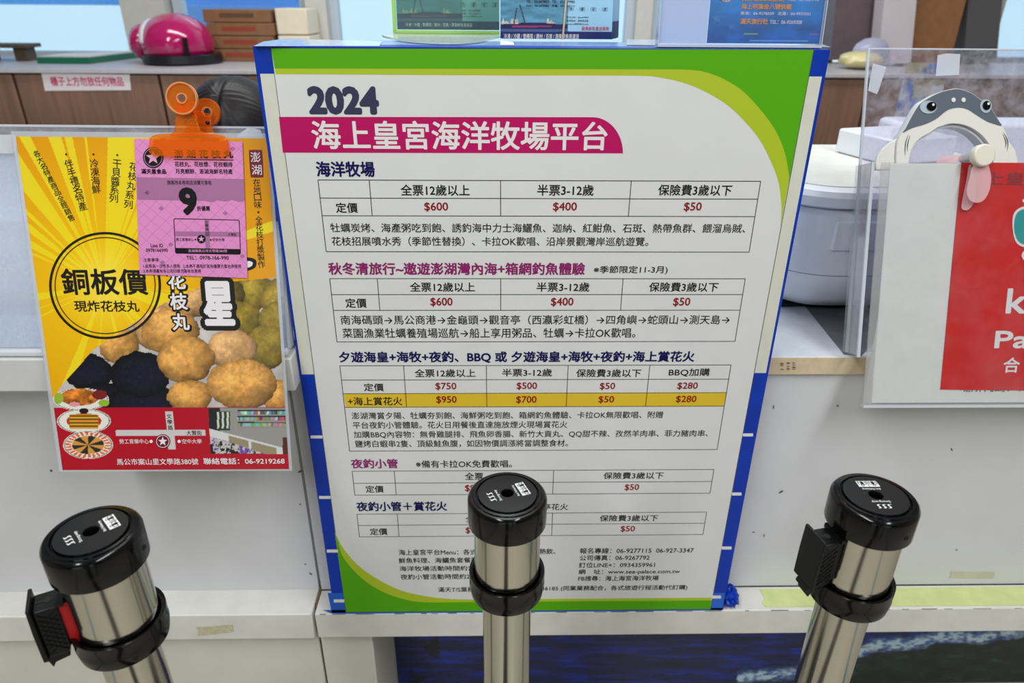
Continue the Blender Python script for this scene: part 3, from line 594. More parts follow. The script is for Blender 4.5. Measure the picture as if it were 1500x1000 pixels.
# clip
clipm = bpy.data.materials.new('translucent orange plastic'); clipm.use_nodes = True; nt2 = clipm.node_tree; nt2.nodes.clear(); N = nt2.nodes.new
o_ = N('ShaderNodeOutputMaterial'); t_ = N('ShaderNodeBsdfTransparent'); t_.inputs[0].default_value = (1, .72, .38, 1); d_ = N('ShaderNodeBsdfPrincipled'); d_.inputs['Base Color'].default_value = (*lin((255, 140, 40)), 1); d_.inputs['Roughness'].default_value = .12
x_ = N('ShaderNodeMixShader'); x_.inputs[0].default_value = .24; nt2.links.new(t_.outputs[0], x_.inputs[1]); nt2.links.new(d_.outputs[0], x_.inputs[2]); nt2.links.new(x_.outputs[0], o_.inputs[0])
clip_l = clear('pale orange rim', (255, 170, 100), .6, (255, 176, 110), gloss=.08)
cl = empty('bulldog_clip', CP.w(.2, 0, 0), 'translucent orange bulldog clip with round grips holding the pink coupon', 'clip')
jaw = spline([(222, 212), (224, 202), (232, 197.5), (252, 196), (300, 196), (324, 197), (333, 203), (336, 214), (336, 229), (300, 230), (238, 228.5), (222, 224)], 3, True)
b = bmesh.new(); slab(b, CP, CP.P(jaw), .0025, .0065); obj('front_jaw', b, clipm, cl, bevel=.0008)
b = bmesh.new(); slab(b, CP, CP.P(jaw), -.0085, -.0055-.0), obj('back_jaw', b, clipm, cl, bevel=.0008)
neck = spline([(246, 200), (259, 192), (258, 175), (257, 158), (292, 158), (305, 170), (306, 186), (310, 193), (330, 200)], 4, True)
q = CP.P([(250, 199), (259, 192), (260, 172), (263, 156), (288, 158), (292, 175), (296, 192), (318, 199)])
b = bmesh.new(); slab(b, CP, q, .0035, .0065); obj('front_neck', b, clipm, cl, bevel=.0008)
q = CP.P([(258, 199), (266, 192), (276, 172), (284, 160), (305, 166), (307, 186), (309, 193), (322, 199)])
b = bmesh.new(); slab(b, CP, q, -.009, -.006); obj('back_neck', b, clipm, cl, bevel=.0008)
def annulus(pl, c, r0, r1, h0, h1, k=40):
    b = bmesh.new(); L = []
    for r, h in ((r0, h0), (r1, h0), (r1, h1), (r0, h1)): L.append([b.verts.new(pl.w(c[0]+r*math.cos(2*math.pi*i/k), c[1]+r*math.sin(2*math.pi*i/k), h)) for i in range(k)])
    for j in range(4):
        for i in range(k): b.faces.new((L[j][i], L[j][(i+1) % k], L[(j+1) % 4][(i+1) % k], L[(j+1) % 4][i]))
    return b
for nm, pc, R_, h0 in (('front_grip', (272, 145.5), .0182, .009), ('back_grip', (296, 162), .0158, -.016)):
    c_ = CP.uv(*pc); g_ = obj(nm, annulus(CP, c_, .0058, R_-.0015, h0, h0+.0016), clipm, cl, smooth=True)
    r_ = obj('rim', annulus(CP, c_, R_-.0019, R_, h0-.0012, h0+.003), clip_l if nm[0] == 'f' else clipm, g_, smooth=True); r2 = obj('rim', annulus(CP, c_, .0048, .0062, h0-.001, h0+.0025), clip_l, g_, smooth=True)
b = bmesh.new(); slab(b, CP, CP.P([(262, 164), (291, 166), (293, 150), (262, 148)]), .004, .0095); obj('front_bridge', b, clipm, cl)
bm_ = bmesh.new(); a_, c_ = CP.uv(280, 178)
for i in range(4):
    pts = [CP.w(a_-.006+i*.0035, c_+.003*math.cos(t), -.001+.004*math.sin(t)) for t in [j*math.pi/6 for j in range(12)]]
    vs = [[bm_.verts.new(p+CP.u*dx) for p in pts] for dx in (0, .0016)]
    for j in range(12): bm_.faces.new((vs[0][j], vs[0][(j+1) % 12], vs[1][(j+1) % 12], vs[1][j]))
obj('spring', bm_, mat('spring steel', (110, 100, 84), .3, 1), cl, smooth=True)
b = bmesh.new(); c_ = CP.uv(302, 179); bmesh.ops.create_uvsphere(b, u_segments=16, v_segments=8, radius=.0024, matrix=Matrix.Translation(CP.w(c_[0], c_[1], -.004))); obj('pin', b, blackm, cl, smooth=True)
b = bmesh.new(); sp_ = PP.up(-.006)
fp = sp_.P([(345, 203), (349, 196), (364, 186), (381, 190), (386, 204)]); slab(b, sp_, fp, -.002, -.001)
fb = obj('plastic_sleeve', b, clear('crumpled clear film', (245, 248, 255), .55, (240, 245, 252), tex=.3, gloss=.09), None); tag(fb, 'crumpled corner of clear plastic film above the poster beside the price board', 'plastic film')
# ================================================================ RIGHT CLEAR SCREEN, CARD HOLDER, SHARK FAN
T = math.radians(17.6); vv = (0, math.sin(T), math.cos(T))
S0 = Plane(onY(1239, 519, RY+.006), (1, 0, 0), vv)
c0, c1 = S0.uv(1239, 519), S0.uv(1272, 70)
scr = empty('acrylic_screen', S0.w(.2, 0), 'large scratched clear acrylic screen leaning on the right counter', 'screen')
b = bmesh.new(); slab(b, S0, [(.003, c0[1]+.004), (.6, c0[1]+.004), (.6, c1[1]-.0015), (.003, c1[1]-.0015)], -.003, 0); obj('sheet', b, clear('scratched acrylic', (242, 241, 248), .045, (222, 222, 232), tex=.26, gloss=.035, texscale=55), scr)
b = bmesh.new(); slab(b, S0, [(0, c0[1]+.003), (.0029, c0[1]+.003), (.0029, c1[1]), (0, c1[1])], -.0032, 0.0002); obj('side_edge', b, acr_edge, scr)
b = bmesh.new(); slab(b, S0, [(.003, c1[1]-.0014), (.6, c1[1]-.0014), (.6, c1[1]), (.003, c1[1])], -.003, 0); obj('top_edge', b, acr_edge, scr)
for pts in ([(1386, 78.5), (1406, 79.5), (1404, 110), (1370, 111.5), (1373, 81)], [(1278, 93), (1298, 98), (1286, 134), (1284, 138), (1271, 133)]):
    b = bmesh.new(); slab(b, S0, S0.P(pts), .0005, .001); t_ = obj('tape_scrap', b, clear('old tape film', (245, 245, 250), .62, (226, 232, 240), gloss=.05), scr)
t_['label'] = 'frosted torn tape scrap at the left of the screen'
# card holder pocket in front
K0 = Plane(onY(1263, 592, .822), (1, 0, 0), vv)
kh = empty('card_holder', K0.w(.15, 0), 'clear acrylic card pocket in front of the leaning screen, holding white and red cards', 'holder')
kp = K0.P
top = K0.uv(1290, 238)[1]; le = K0.uv(1263, 592)[0]
side = K0.uv(1285, 300)[0]
b = bmesh.new(); slab(b, K0, [(le, 0), (.34, 0), (.34, top), (le, top)], .003, .0045); obj('front_sheet', b, clear('pocket acrylic', (252, 252, 252), .015, (225, 228, 235), tex=.04, gloss=.02, texscale=12), kh)
b = bmesh.new(); slab(b, K0, [(le-.0005, -.004), (.34, -.004), (.34, -.0002), (le-.0005, -.0002)], -.004, .0045); obj('bottom_edge', b, acr_edge, kh)
b = bmesh.new(); slab(b, K0, [(le, 0), (le+.0115, 0), (le+.0115, top), (le, top)], .0006, .0025); obj('side_strip', b, clear('frosted strip', (246, 246, 246), .25, (238, 238, 236), gloss=.03), kh)
b = bmesh.new(); vb = zat(K0, 0, zr1+.016)
slab(b, K0, [(le-.012, vb), (le-.008, vb), (le-.008, top), (le-.012, top)], -.042, -.002); obj('side_wall', b, clear('side acrylic', (248, 248, 248), .09, (230, 230, 230), tex=.14, gloss=.04), kh)
b = bmesh.new(); slab(b, K0, [(le-.0125, vb-.0015), (le-.0085, vb-.0015), (le-.0085, top+.001), (le-.0125, top+.001)], -.0018, .001); obj('corner_edge', b, acr_edge, kh)
wc = bmesh.new(); slab(wc, K0, [(le+.001, .002), (.32, .002), (.32, top-.001), (le+.0125, top-.001), (le+.0125, .12)], -.0006, .0); o1 = obj('white_card', wc, mat('white insert card', (222, 222, 221), .45, var=.03, specks=16), None); tag(o1, 'white insert card behind the red card in the pocket', 'card')
rc = empty('red_card', K0.w(.2, .15), 'red card with white letters in the right card pocket', 'card')
ra = K0.uv(1392, 400)[0]; r0, r1 = K0.uv(1392, 570)[1], K0.uv(1408, 238)[1]
b = bmesh.new(); slab(b, K0, kp([(1377, 570), (1560, 572), (1580, 239), (1408, 238)]), .0006, .0012); obj('card', b, mat('red card stock', (206, 6, 4), .55, var=.05, scale=(10, 10, 10), spec=.15), rc)
rw, rd, rt = Ink(K0, .0018), Ink(K0, .0016), Ink(K0, .002)
rw.text('k', 1473, 422, 1503, 459, .035); rw.text('Pa', 1456, 484, 1507, 510, .035); rw.text('合', 1468.5, 523, 1492.5, 545.5, .02); rd.text('上皇', 1442, 252, 1499, 271, .012)
rw.poly(spline([(1482, 335), (1484, 312), (1500, 302), (1525, 306), (1530, 352), (1505, 362), (1488, 356)], 4, True)); rt.poly(spline([(1484, 335), (1487, 314), (1500, 306), (1522, 309), (1526, 349), (1504, 358), (1490, 353)], 4, True))
rw.poly(spline([(1496, 294), (1502, 290), (1512, 292), (1512, 300), (1503, 300)], 4, True)); rw.poly(spline([(1495, 374), (1500, 366), (1512, 364), (1512, 384), (1500, 382)], 4, True))
rw.build('white_lettering', ink_w, rc); rd.build('faint_lettering', mat('deep red ink', (120, 10, 12), .5), rc); rt.build('teal_print', mat('teal ink', (20, 150, 152), .4), rc)
gk = Ink(K0, .0004); gk.text('場所代碼：16', 1406, 561, 1506, 574, .01); gk.build('lettering', mat('grey ink', (70, 70, 70), .5), o1)
# shark fan
c5 = lambda l: [(a/5+1200, c/5+120) for a, c in l]
fan = empty('shark_fan', K0.w(.2, top), 'white and grey shark-shaped ring fan standing in the card pocket', 'fan')
FP = K0
outer = spline(c5([(583, 640), (585, 560), (590, 470), (602, 405), (640, 350), (690, 260), (750, 160), (810, 115), (900, 68), (1000, 43), (1060, 45), (1140, 75), (1200, 118), (1270, 165), (1310, 230), (1360, 310), (1392, 370), (1408, 440), (1410, 560), (1405, 640)]), 4)
inner = spline(c5([(672, 640), (676, 560), (690, 500), (715, 450), (760, 405), (830, 365), (900, 320), (1000, 297), (1100, 312), (1190, 362), (1255, 430), (1290, 500), (1300, 570), (1300, 640)]), 4)
def band(outer, inner, h0, h1):
    b = bmesh.new(); m_ = 60
    def rs(p):
        p = [Vector(x) for x in FP.P(p)]; L = [0]
        for i in range(1, len(p)): L.append(L[-1]+(p[i]-p[i-1]).length)
        out = []
        for k in range(m_+1):
            s_ = L[-1]*k/m_; i = max(1, next((j for j, l in enumerate(L) if l >= s_-1e-9), len(L)-1)); f = (s_-L[i-1])/max(L[i]-L[i-1], 1e-9); out.append(p[i-1].lerp(p[i], f))
        return out
    O_, I_ = rs(outer), rs(inner)
    G = [[b.verts.new(FP.w(p[0], p[1], h)) for p in X_] for X_, h in ((O_, h0), (O_, h1), (I_, h1), (I_, h0))]
    for j in range(4):
        for i in range(m_): b.faces.new((G[j][i], G[j][i+1], G[(j+1) % 4][i+1], G[(j+1) % 4][i]))
    for i in (0, m_): b.faces.new([G[j][i] for j in range(4)])
    return b
wpl = mat('ivory white plastic', (228, 226, 218), .3, coat=.3)
obj('ring_body', band(outer, inner, -.020, -.006), wpl, fan, smooth=True, bevel=0)
iinner = [(x*.93+1397*.07, y*.93+242*.07) for x, y in inner]
obj('inner_duct', band([((x-1397)*.985+1397, (y-242)*.985+242) for x, y in inner], iinner, -.028, -.012), mat('translucent white plastic', (216, 220, 228), .3), fan, smooth=True)
for nm, pts in (('left_fin', [(443, 640), (445, 580), (462, 525), (500, 478), (555, 432), (600, 405), (592, 470), (588, 640)]), ('right_fin', [(1404, 410), (1445, 445), (1480, 492), (1496, 560), (1497, 640), (1408, 640)])):
    b = bmesh.new(); slab(b, FP, FP.P(c5(pts)), -.016, -.010); obj(nm, b, wpl, fan, bevel=.001)
gy = c5([(632, 366), (655, 330), (690, 262), (750, 163), (810, 119), (900, 73), (1000, 48), (1060, 50), (1140, 80), (1198, 122), (1266, 168), (1306, 232), (1340, 285), (1357, 315), (1300, 300), (1250, 282), (1180, 240), (1110, 195), (1040, 181), (960, 200), (880, 262), (800, 302), (700, 332)])
b = bmesh.new(); slab(b, FP, FP.P(spline(gy, 3, True)), -.0075, -.0052); obj('grey_hood', b, mat('slate grey plastic', (88, 98, 110), .4), fan)
eye = mat('pale grey plastic', (176, 190, 200), .3)
for (ex, ey, rx, ry, bx_, by_) in ((815, 180, 62, 48, 835, 175), (1238, 172, 42, 50, 1240, 168)):
    b = bmesh.new(); slab(b, FP, FP.P(c5(ell(ex, ey, rx, ry, 28))), -.0055, -.0043); eo = obj('eye', b, eye, fan)
    b = bmesh.new(); slab(b, FP, FP.P(c5(ell(bx_, by_, 34 if rx > 50 else 27, 33, 24))), -.0044, -.0028); obj('pupil', b, blackp, eo)
    b = bmesh.new(); slab(b, FP, FP.P(c5(ell(bx_+10, by_-12, 9, 10, 14))), -.003, -.0024); obj('glint', b, ink_w, eo)
for cx in (1000, 1074):
    b = bmesh.new(); slab(b, FP, FP.P(c5(ell(cx, 126, 15, 17, 18))), -.0055, -.0042); obj('nostril', b, wpl, fan)
gi = Ink(FP, -.0056)
for l in ([(672, 380), (652, 430), (645, 480), (648, 540)], [(686, 385), (668, 430), (662, 470), (664, 508)], [(1368, 362), (1390, 400), (1402, 450), (1398, 505)], [(1366, 375), (1380, 410), (1388, 450), (1384, 478)]):
    s1 = spline(c5(l), 5); gi.poly(s1+[(x+1.1*math.sin(math.pi*i/(len(s1)-1))+.1, y) for i, (x, y) in enumerate(s1)][::-1])
gi.build('gill_mark', ink_k, fan)
hubc = FP.uv(1425, 230)
def disc(c, r, h0, h1, k=32): return slab(bmesh.new(), FP, ell(c[0], c[1], r, r, k), h0, h1)
obj('hub', disc(hubc, .0142, .012, .024), mat('ivory hub', (226, 220, 204), .35), fan, smooth=True, bevel=.002)
obj('hub_shaft', disc(hubc, .006, -.02, .0125), wpl, fan, smooth=True)
bladem = clear('translucent pink blade', (255, 236, 238), .38, (255, 226, 230), gloss=.05)
for pts in ([(1415, 244), (1409, 262), (1405, 280), (1408, 292), (1415, 297), (1424, 297), (1432, 291), (1438, 278), (1440, 262), (1438, 250), (1434, 243)], [(1412, 244), (1410, 270), (1405, 290), (1406, 298), (1418, 300), (1422, 285), (1424, 262), (1424, 245)]):
    b = bmesh.new(); f0 = pts[1] == (1410, 270); 
    if f0: pts = [(1416, 242), (1412, 262), (1405, 296), (1405, 306), (1412, 308), (1419, 302), (1424, 290), (1427, 262), (1427, 244)]
    slab(b, FP, FP.P(spline(pts, 3, True)), .0055 if f0 else .0145, .0065 if f0 else .0155); obj('blade', b, bladem, fan)
b = bmesh.new(); slab(b, FP, FP.P(spline([(1374, 236), (1380, 230), (1392, 227), (1410, 227.5), (1412, 233), (1400, 238), (1380, 240)], 3, True)), -.005, -.004); obj('blade', b, bladem, fan)
# ================================================================ MACHINE ON RIGHT COUNTER
mach = empty('label_printer', (.68, 1.19, zr1), 'silver white rounded office machine with lid standing on the right counter', 'machine')
silver = mat('silver grey plastic', (236, 238, 242), .3, var=.03, coat=.15); silver2 = mat('pale lid plastic', (226, 226, 218), .45, var=.04, specks=40)
def rbox(x0, x1, y0, y1, r, zs, m, name, parent, k=8):
    """rounded-corner body through (z, inset) levels"""
    b = bmesh.new(); R_ = []
    for z, ins in zs:
        ring = []
        for cx, cy, a0 in ((x1-r, y1-r, 0), (x0+r, y1-r, 90), (x0+r, y0+r, 180), (x1-r, y0+r, 270)):
            for i in range(k+1):
                a = math.radians(a0+90*i/k); ring.append(b.verts.new((cx+(r-ins)*math.cos(a), cy+(r-ins)*math.sin(a), z)))
        R_.append(ring)
    for p, q in zip(R_, R_[1:]):
        for i in range(len(p)): b.faces.new((p[i], p[(i+1) % len(p)], q[(i+1) % len(q)], q[i]))
    b.faces.new(R_[0][::-1]); b.faces.new(R_[-1]); return obj(name, b, m, parent, smooth=True)
MX0, MX1, MY0, MY1 = .425, .86, 1.0, 1.38
rbox(MX0, MX1, MY0, MY1, .10, [(zr1+.006, .05), (zr1+.012, .03), (zr1+.03, .012), (zr1+.065, 0), (.952, 0)], silver, 'base', mach)
rbox(MX0, MX1, MY0, MY1, .10, [(.9525, .002), (.9535, -.0005), (1.045, .004), (1.052, .012)], silver, 'body', mach)
rbox(MX0-.002, MX1, MY0-.004, MY1, .10, [(1.0525, .02), (1.058, .02), (1.059, .002), (1.074, -.001), (1.082, .004), (1.085, .012)], silver, 'lid', mach)
rbox(MX0+.02, MX1-.02, MY0+.02, MY1-.02, .08, [(1.0852, .0), (1.0866, 0)], silver2, 'lid_top', mach)
bx('front_door', .503, .80, MY0-.0035, MY0+.004, .994, 1.040, silver, mach, .003)
bx('foot_pad', .46, .83, 1.05, 1.35, zr1+.0005, zr1+.0065, blackm, mach)
b = bmesh.new(); box(b, .56, .80, MY0+.0035, MY0+.004, .90, .9005); b.free()
mt = obj('desk_mat', box(bmesh.new(), .0, .0, 0, 0, 0, 0), None) if False else None
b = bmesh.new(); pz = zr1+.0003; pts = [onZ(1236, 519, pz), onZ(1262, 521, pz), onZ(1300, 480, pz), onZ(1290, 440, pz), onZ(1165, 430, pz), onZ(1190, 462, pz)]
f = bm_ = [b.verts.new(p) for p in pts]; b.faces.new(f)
o2 = obj('desk_mat', b, mat('shadow grey mat', (98, 102, 104), .25, var=.15), None); tag(o2, 'thin shadow grey mat on the counter with the shadow of the silver machine painted in', 'mat')  # clear mat coloured dark grey, with the machine's shadow put into the colour
# white boxes on the machine lid
wbx = mat('white box plastic', (236, 240, 246), .3)
def lidbox(name, pa, pb, z0, dz, dy, lab, cat):
    A, B_ = onZ(*pa, z0), onZ(*pb, z0); b = bmesh.new(); d = (B_-A); nrm = Vector((-d.y, d.x, 0)).normalized()*dy
    lo = [A, B_, B_+nrm, A+nrm]; L_ = [b.verts.new((p.x, p.y, z0)) for p in lo]; U_ = [b.verts.new((p.x, p.y, z0+dz)) for p in lo]
    b.faces.new(L_[::-1]); b.faces.new(U_)
    for i in range(4): b.faces.new((L_[i], L_[(i+1) % 4], U_[(i+1) % 4], U_[i]))
    return tag(obj(name, b, wbx, None, bevel=.004), lab, cat)
lidbox('plastic_box', (1222, 222), (1300, 243), 1.0872, .042, .14, 'white translucent plastic box at the left on top of the silver machine', 'box')
bwh = bx('tissue_box', onY(1314, 200, 1.45).x, 1.42, 1.45, 1.54, .93, onY(1400, 180, 1.45).z, wbx, None, .01); tag(bwh, 'wide white box behind the shark fan, seen through the clear screen', 'box')
tb = bx('side_table', .72, 1.6, 1.44, 2.0, .88, .9295, mat('pale grey shelf', (205, 206, 208), .4), None, .002); tag(tb, 'pale shelf behind the right counter carrying the white box', 'shelf')
for lx in (.76, 1.55):
    for ly in (1.47, 1.97): bx('leg', lx-.02, lx+.02, ly-.02, ly+.02, 0, .8795, mat('steel grey', (130, 132, 136), .4), tb)
# ================================================================ THINGS ON THE PRICE BOARD'S TOP
zt += .0006
def ship(x0, y0, sx, sy, teal):
    def fn(X, Y):
        u, v = (X-x0)/sx, (Y-y0)/sy; C = np.zeros(X.shape+(3,)); n = fbm(X/18, Y/6, 5)
        sky = (np.array([96, 160, 190])*(.75+.5*n)[..., None]); C[:] = sky
        C[:] = C*.8+np.array([30, 40, 40])*v[..., None]*.5
        n_ = (u < .6) & (v > .755+.012*np.cos(u*11)) & (v < .825); C[n_] = (34, 30, 78); rd_ = n_ & (u > .1) & (u < .45) & (v > .785) & (v < .805); C[rd_] = (150, 50, 100)
        hz = fbm(u*40, u*0, 6); br = ((u < .16) & (u > .01) & (v > .80-.17*hz) & (v < .76)) | ((u < .5) & (u > .41) & (v > .80-.16*hz) & (v < .76)); C[br] = (np.array([214, 208, 196])*(.6+.6*fbm(X/2, Y/2, 9))[..., None])[br]
        cr = (abs(u-(.12+(.76-v)*.13)) < .005) & (v > .57) & (v < .76) | (abs(u-(.22-(.76-v)*.2)) < .005) & (v > .52) & (v < .76); C[cr] = (40, 36, 60)
        w = (u > .6) & (v < .86); C[w] = (160, 205, 226)
        w = (u < .6) & (v > .825) & (v < .86); C[w] = (70, 92, 140)
        w = v > .86; C[w] = (24, 36, 100)
        if teal: C = C*.72+np.array([60, 120, 110])*.28
        return C
    return fn
F1 = Plane(onZ(733, 57, zt), (1, 0, 0), (0, .17, .985))
# left holder with teal ship flyer
h1_ = empty('flyer_holder', onZ(650, 52, zt), 'curved clear flyer stand with pale flyers on top left of the price board', 'holder')
HP = Plane(onZ(640, 47, zt+.004), (1, 0, 0), (0, .1, .99))
lime = clear('lime lit acrylic edge', (220, 255, 170), .6, (200, 240, 130), gloss=.08)
p0 = HP.uv(576, 44)[0]; p1 = HP.uv(732, 44)[0]; bb = HP.uv(640, 44.5)[1]
b = bmesh.new(); slab(b, HP, [(p0+.004, bb), (p1, bb), (p1, .12), (p0+.004, .12)], .002, .0035); obj('front_sheet', b, clear('flyer pocket', (236, 250, 242), .06, gloss=.025), h1_)
b = bmesh.new(); slab(b, HP, [(p0, bb-.002), (p0+.0045, bb-.002), (p0+.0045, .12), (p0, .12)], -.006, .0036); obj('side_edge', b, lime, h1_)
b = bmesh.new(); slab(b, HP, [(p0, bb-.004), (p1, bb-.004), (p1, bb-.0005), (p0, bb-.0005)], -.006, .0036); obj('bottom_edge', b, lime, h1_)
def platez(name, pts, z0, z1, m, parent):
    P_ = [onZ(*p, z0) for p in pts]; b = bmesh.new(); L_ = [b.verts.new((p.x, p.y, z0)) for p in P_]; U_ = [b.verts.new((p.x, p.y, z1)) for p in P_]
    b.faces.new(L_[::-1]); b.faces.new(U_)
    for i in range(len(L_)): b.faces.new((L_[i], L_[(i+1) % len(L_)], U_[(i+1) % len(L_)], U_[i]))
    return obj(name, b, m, parent)
platez('foot', spline([(560, 54), (580, 59), (610, 63), (660, 65), (700, 62.5), (725, 57), (733, 55), (733, 51.5), (640, 51), (575, 51.5)], 3, True), zt, zt+.0022, clear('pale foot acrylic', (240, 250, 240), .6, (235, 245, 235), gloss=.08), h1_)
t1 = picture('teal_flyer', HP, (p0+.006, bb+.001, p1-.0005, .105), 170, 120, ship(587, -72, 150, 120, True), -.001, vcol('teal flyer print', .4), None); tag(t1, 'teal flyer with ship photo inside the clear stand, left of the card stack', 'flyer')
tk, tw = Ink(HP, -.0006), Ink(HP, -.0004)
tw.text('冷凍 / 冷藏 / 整櫃貨 / 建材 / 百貨 / 蔬果鮮魚貨運送', 594, 33.5, 692, 39, .004); tk.text('（快）·（優）·（安）·（速）', 674, 3, 729, 10.5); tk.text('LINE：03-2479893', 675, 14, 704, 17); tk.text('手機：0912345111', 675, 18.5, 704, 21.2); tk.text('www.sea99883.com', 675, 22.8, 706, 25)
tw.build('white_lettering', ink_w, t1); tk.build('black_lettering', ink_k, t1)
# banded stack of ship cards
gx0, gx1 = F1.uv(733, 57)[0], F1.uv(898, 45)[0]; cw = F1.uv(897, 30)[0]-gx0
GR = 'ship cards bound in the stack'
ps = vcol('ship card print', .3, .2)
fr_ = ship(733, -55, 165, 118, False)
for i in range(9):
    pl = Plane(F1.O+Vector((.0026*i, .0042*i+.0008, 0)), (1, .02*i, 0.0), (0, .17, .985))
    if i == 0:
        c = picture('ship_card', Plane(F1.O, (1, 0, 0), (0, .17, .985)), (0, .0006, cw, .105), 190, 120, fr_, .0, ps, None); tag(c, 'front card of the rubber-banded stack, photo of a ship and white writing', 'card', GR)
        sw, sk, so = Ink(F1, .0004), Ink(F1, .0004), Ink(F1, .0004)
        sw.text('冷凍 / 冷藏 / 整櫃貨 / 建材 / 百貨 / 蔬果鮮魚貨運送', 738, 49.5, 848, 57, .006); sk.text('TEL：03-2479893   TEL：03-2479983', 771, 0.5, 842, 4.5, .01); sk.text('FAX：03-2479983   手機：0912345111', 771, 6.5, 842, 10.5, .01)
        so.text('蔬果鮮魚直送車隊', 852, 39, 892, 45, .01); sk.text('（快）·（優）·（安）·（速）', 832, 10.5, 890, 16.5, .0); sk.text('官方LINE：@sea99883', 830, 24, 862, 27, .0); sk.text('免費電話：連鎖運送集', 830, 29, 862, 32, .0); sk.text('www.e0800063.com', 830, 34, 862, 36.5, .0)
        sw.build('white_lettering', ink_w, c); sk.build('black_lettering', ink_k, c); so.build('pink_lettering', mat('rose ink', (196, 60, 90), .5), c)
    else:
        b = bmesh.new(); slab(b, pl, [(0.001, .0002), (cw-.001, .0002), (cw-.001, .1045), (.001, .1045)], -.0012, -.0002)
        for f in b.faces: f.material_index = 0
        # blue foot band of each card
        flat(b, pl, [(0.0012, .0004), (cw-.0012, .0004), (cw-.0012, .022), (.0012, .022)], .0000, 1)
        c = obj('ship_card', b, [mat('pale card stock', (150, 190, 214), .3), mat('card navy', (24, 36, 92), .3)]); tag(c, 'ship card behind the front one in the rubber-banded stack, only its edge showing' if i < 8 else 'rearmost ship card of the rubber-banded stack, showing furthest right', 'card', GR)
rb = Ink(F1, .0012)
b = bmesh.new(); ga, gb_ = F1.uv(824, 60)[0], F1.uv(831, 0)[0]
slab(b, F1, [(ga-.0012, -.0002), (ga+.0012, -.0002), (gb_+.004, .11), (gb_+.0016, .11)], .0006, .0018); o3 = obj('rubber_band', b, mat('beige rubber', (196, 180, 150), .6), None); tag(o3, 'beige rubber band round the stack of ship cards', 'rubber band')
# right holder with blue card
h2 = empty('flyer_holder', onZ(1085, 62, zt), 'rectangular clear stand with white and blue cards on top right of the price board', 'holder')
QP = Plane(onZ(1080, 65.5, zt+.003), (1, 0, 0), (0, .12, .99))
q0, q1 = QP.uv(963, 60)[0], QP.uv(1203, 60)[0]; qm = QP.uv(1035, 60)[0]
b = bmesh.new(); slab(b, QP, [(q0+.001, .0), (q1-.001, 0), (q1-.001, .13), (q0+.001, .13)], .0022, .0036); obj('front_sheet', b, clear('flyer pocket 2', (250, 250, 255), .03, gloss=.025), h2)
for a_, c_ in ((q0, q0+.0009), (q1-.0009, q1)):
    b = bmesh.new(); slab(b, QP, [(a_, -.0), (c_, -.0), (c_, .13), (a_, .13)], -.012, .0038); obj('side_edge', b, acr_edge, h2)
b = bmesh.new(); slab(b, QP, [(q0, -.003), (q1, -.003), (q1, -.0003), (q0, -.0003)], -.03, .0038); obj('foot', b, acr_edge, h2)
b = bmesh.new(); slab(b, QP, [(q0+.0015, .001), (qm, .001), (qm, .12), (q0+.0015, .12)], -.002, -.001); o4 = obj('white_card', b, clear('pale blank card', (232, 242, 255), .55, (228, 238, 250), gloss=.03), None); tag(o4, 'blank pale card in the left half of the right clear stand', 'card')
def seacard(X, Y):
    C = np.zeros(X.shape+(3,)); n = fbm(X/25, Y/14, 8); C[:] = np.array([8, 96, 172])*(.75+.5*n)[..., None]; C += np.array([20, 40, 30])*np.clip(1-Y/60, 0, 1)[..., None]
    w = (abs(Y-50+.0*X) < .5) & (X > 1036) & (X < 1110); C[w] = (150, 200, 90); w = (abs(Y-59.5) < .5) & (X > 1098) & (X < 1190); C[w] = (120, 180, 220); w = (abs(Y-50) < .6) & (X > 1186); C[w] = (160, 90, 150)
    return C
t2 = picture('blue_card', QP, (qm+.0005, .0015, q1-.0015, .12), 170, 120, seacard, -.001, vcol('blue card print', .3, .2), None); tag(t2, 'blue tour card with orange and white writing in the right clear stand', 'card')
so, sw, ss = Ink(QP, -.0005), Ink(QP, -.0005), Ink(QP, -.0005)
so.text('海上明漁金八號快艇', 1086, 5.5, 1160, 13.5, .04); so.text('滿天旅行社', 1084.5, 27, 1125.5, 35.5, .04); sw.text('南海：06-9278339   北海：06-9933551', 1085, 17, 1187.5, 22.3, .012); sw.text('TEL：06-9269308', 1128, 29.5, 1175, 35, .012)
so.text('南海交通船', 1087, -5.5, 1150, 2, .03); sw.text('TEL：06-9264778', 1155, -3.5, 1200, 1.5, .01)
ss.poly(star(1050, 27, 9)); ss.poly(star(1072, 39, 6)); sw.poly(ell(1064, -4, 10, 6.5, 30))
so.build('orange_lettering', mat('orange ink', (226, 150, 60), .4), t2); sw.build('white_lettering', ink_w, t2); ss.build('star_print', mat('soft blue ink', (40, 130, 190), .4), t2)
sc_ = Ink(QP, 0.0); sc_.text('BEST', 1056, -3.5, 1073, .8, .03); sc_.build('badge_lettering', mat('badge red', (190, 40, 70), .4), t2)
b = platez('paper_slip', [(372, 67.5), (556, 67.5), (560, 60.5), (415, 57), (385, 61.5)], zt-.0004, zt-.0001, mat('glossy pale film', (196, 214, 238), .15, var=.2, scale=(30, 30, 30)), None); tag(b, 'glossy pale film lying on the top left end of the price board', 'film')
b = platez('paper_slip', [(918, 66), (1216, 69), (1190, 60), (918, 58)], zt-.0004, zt-.0001, MATS['glossy pale film'], None); tag(b, 'glossy pale film lying on the top right end of the price board', 'film')
b = platez('foam_slip', [(733, 66.5), (753, 66.5), (752, 63), (733, 60)], zt+.0, zt+.001, mat('white foam', (225, 235, 245), .5), None); tag(b, 'small white slip under the left corner of the card stack', 'slip')
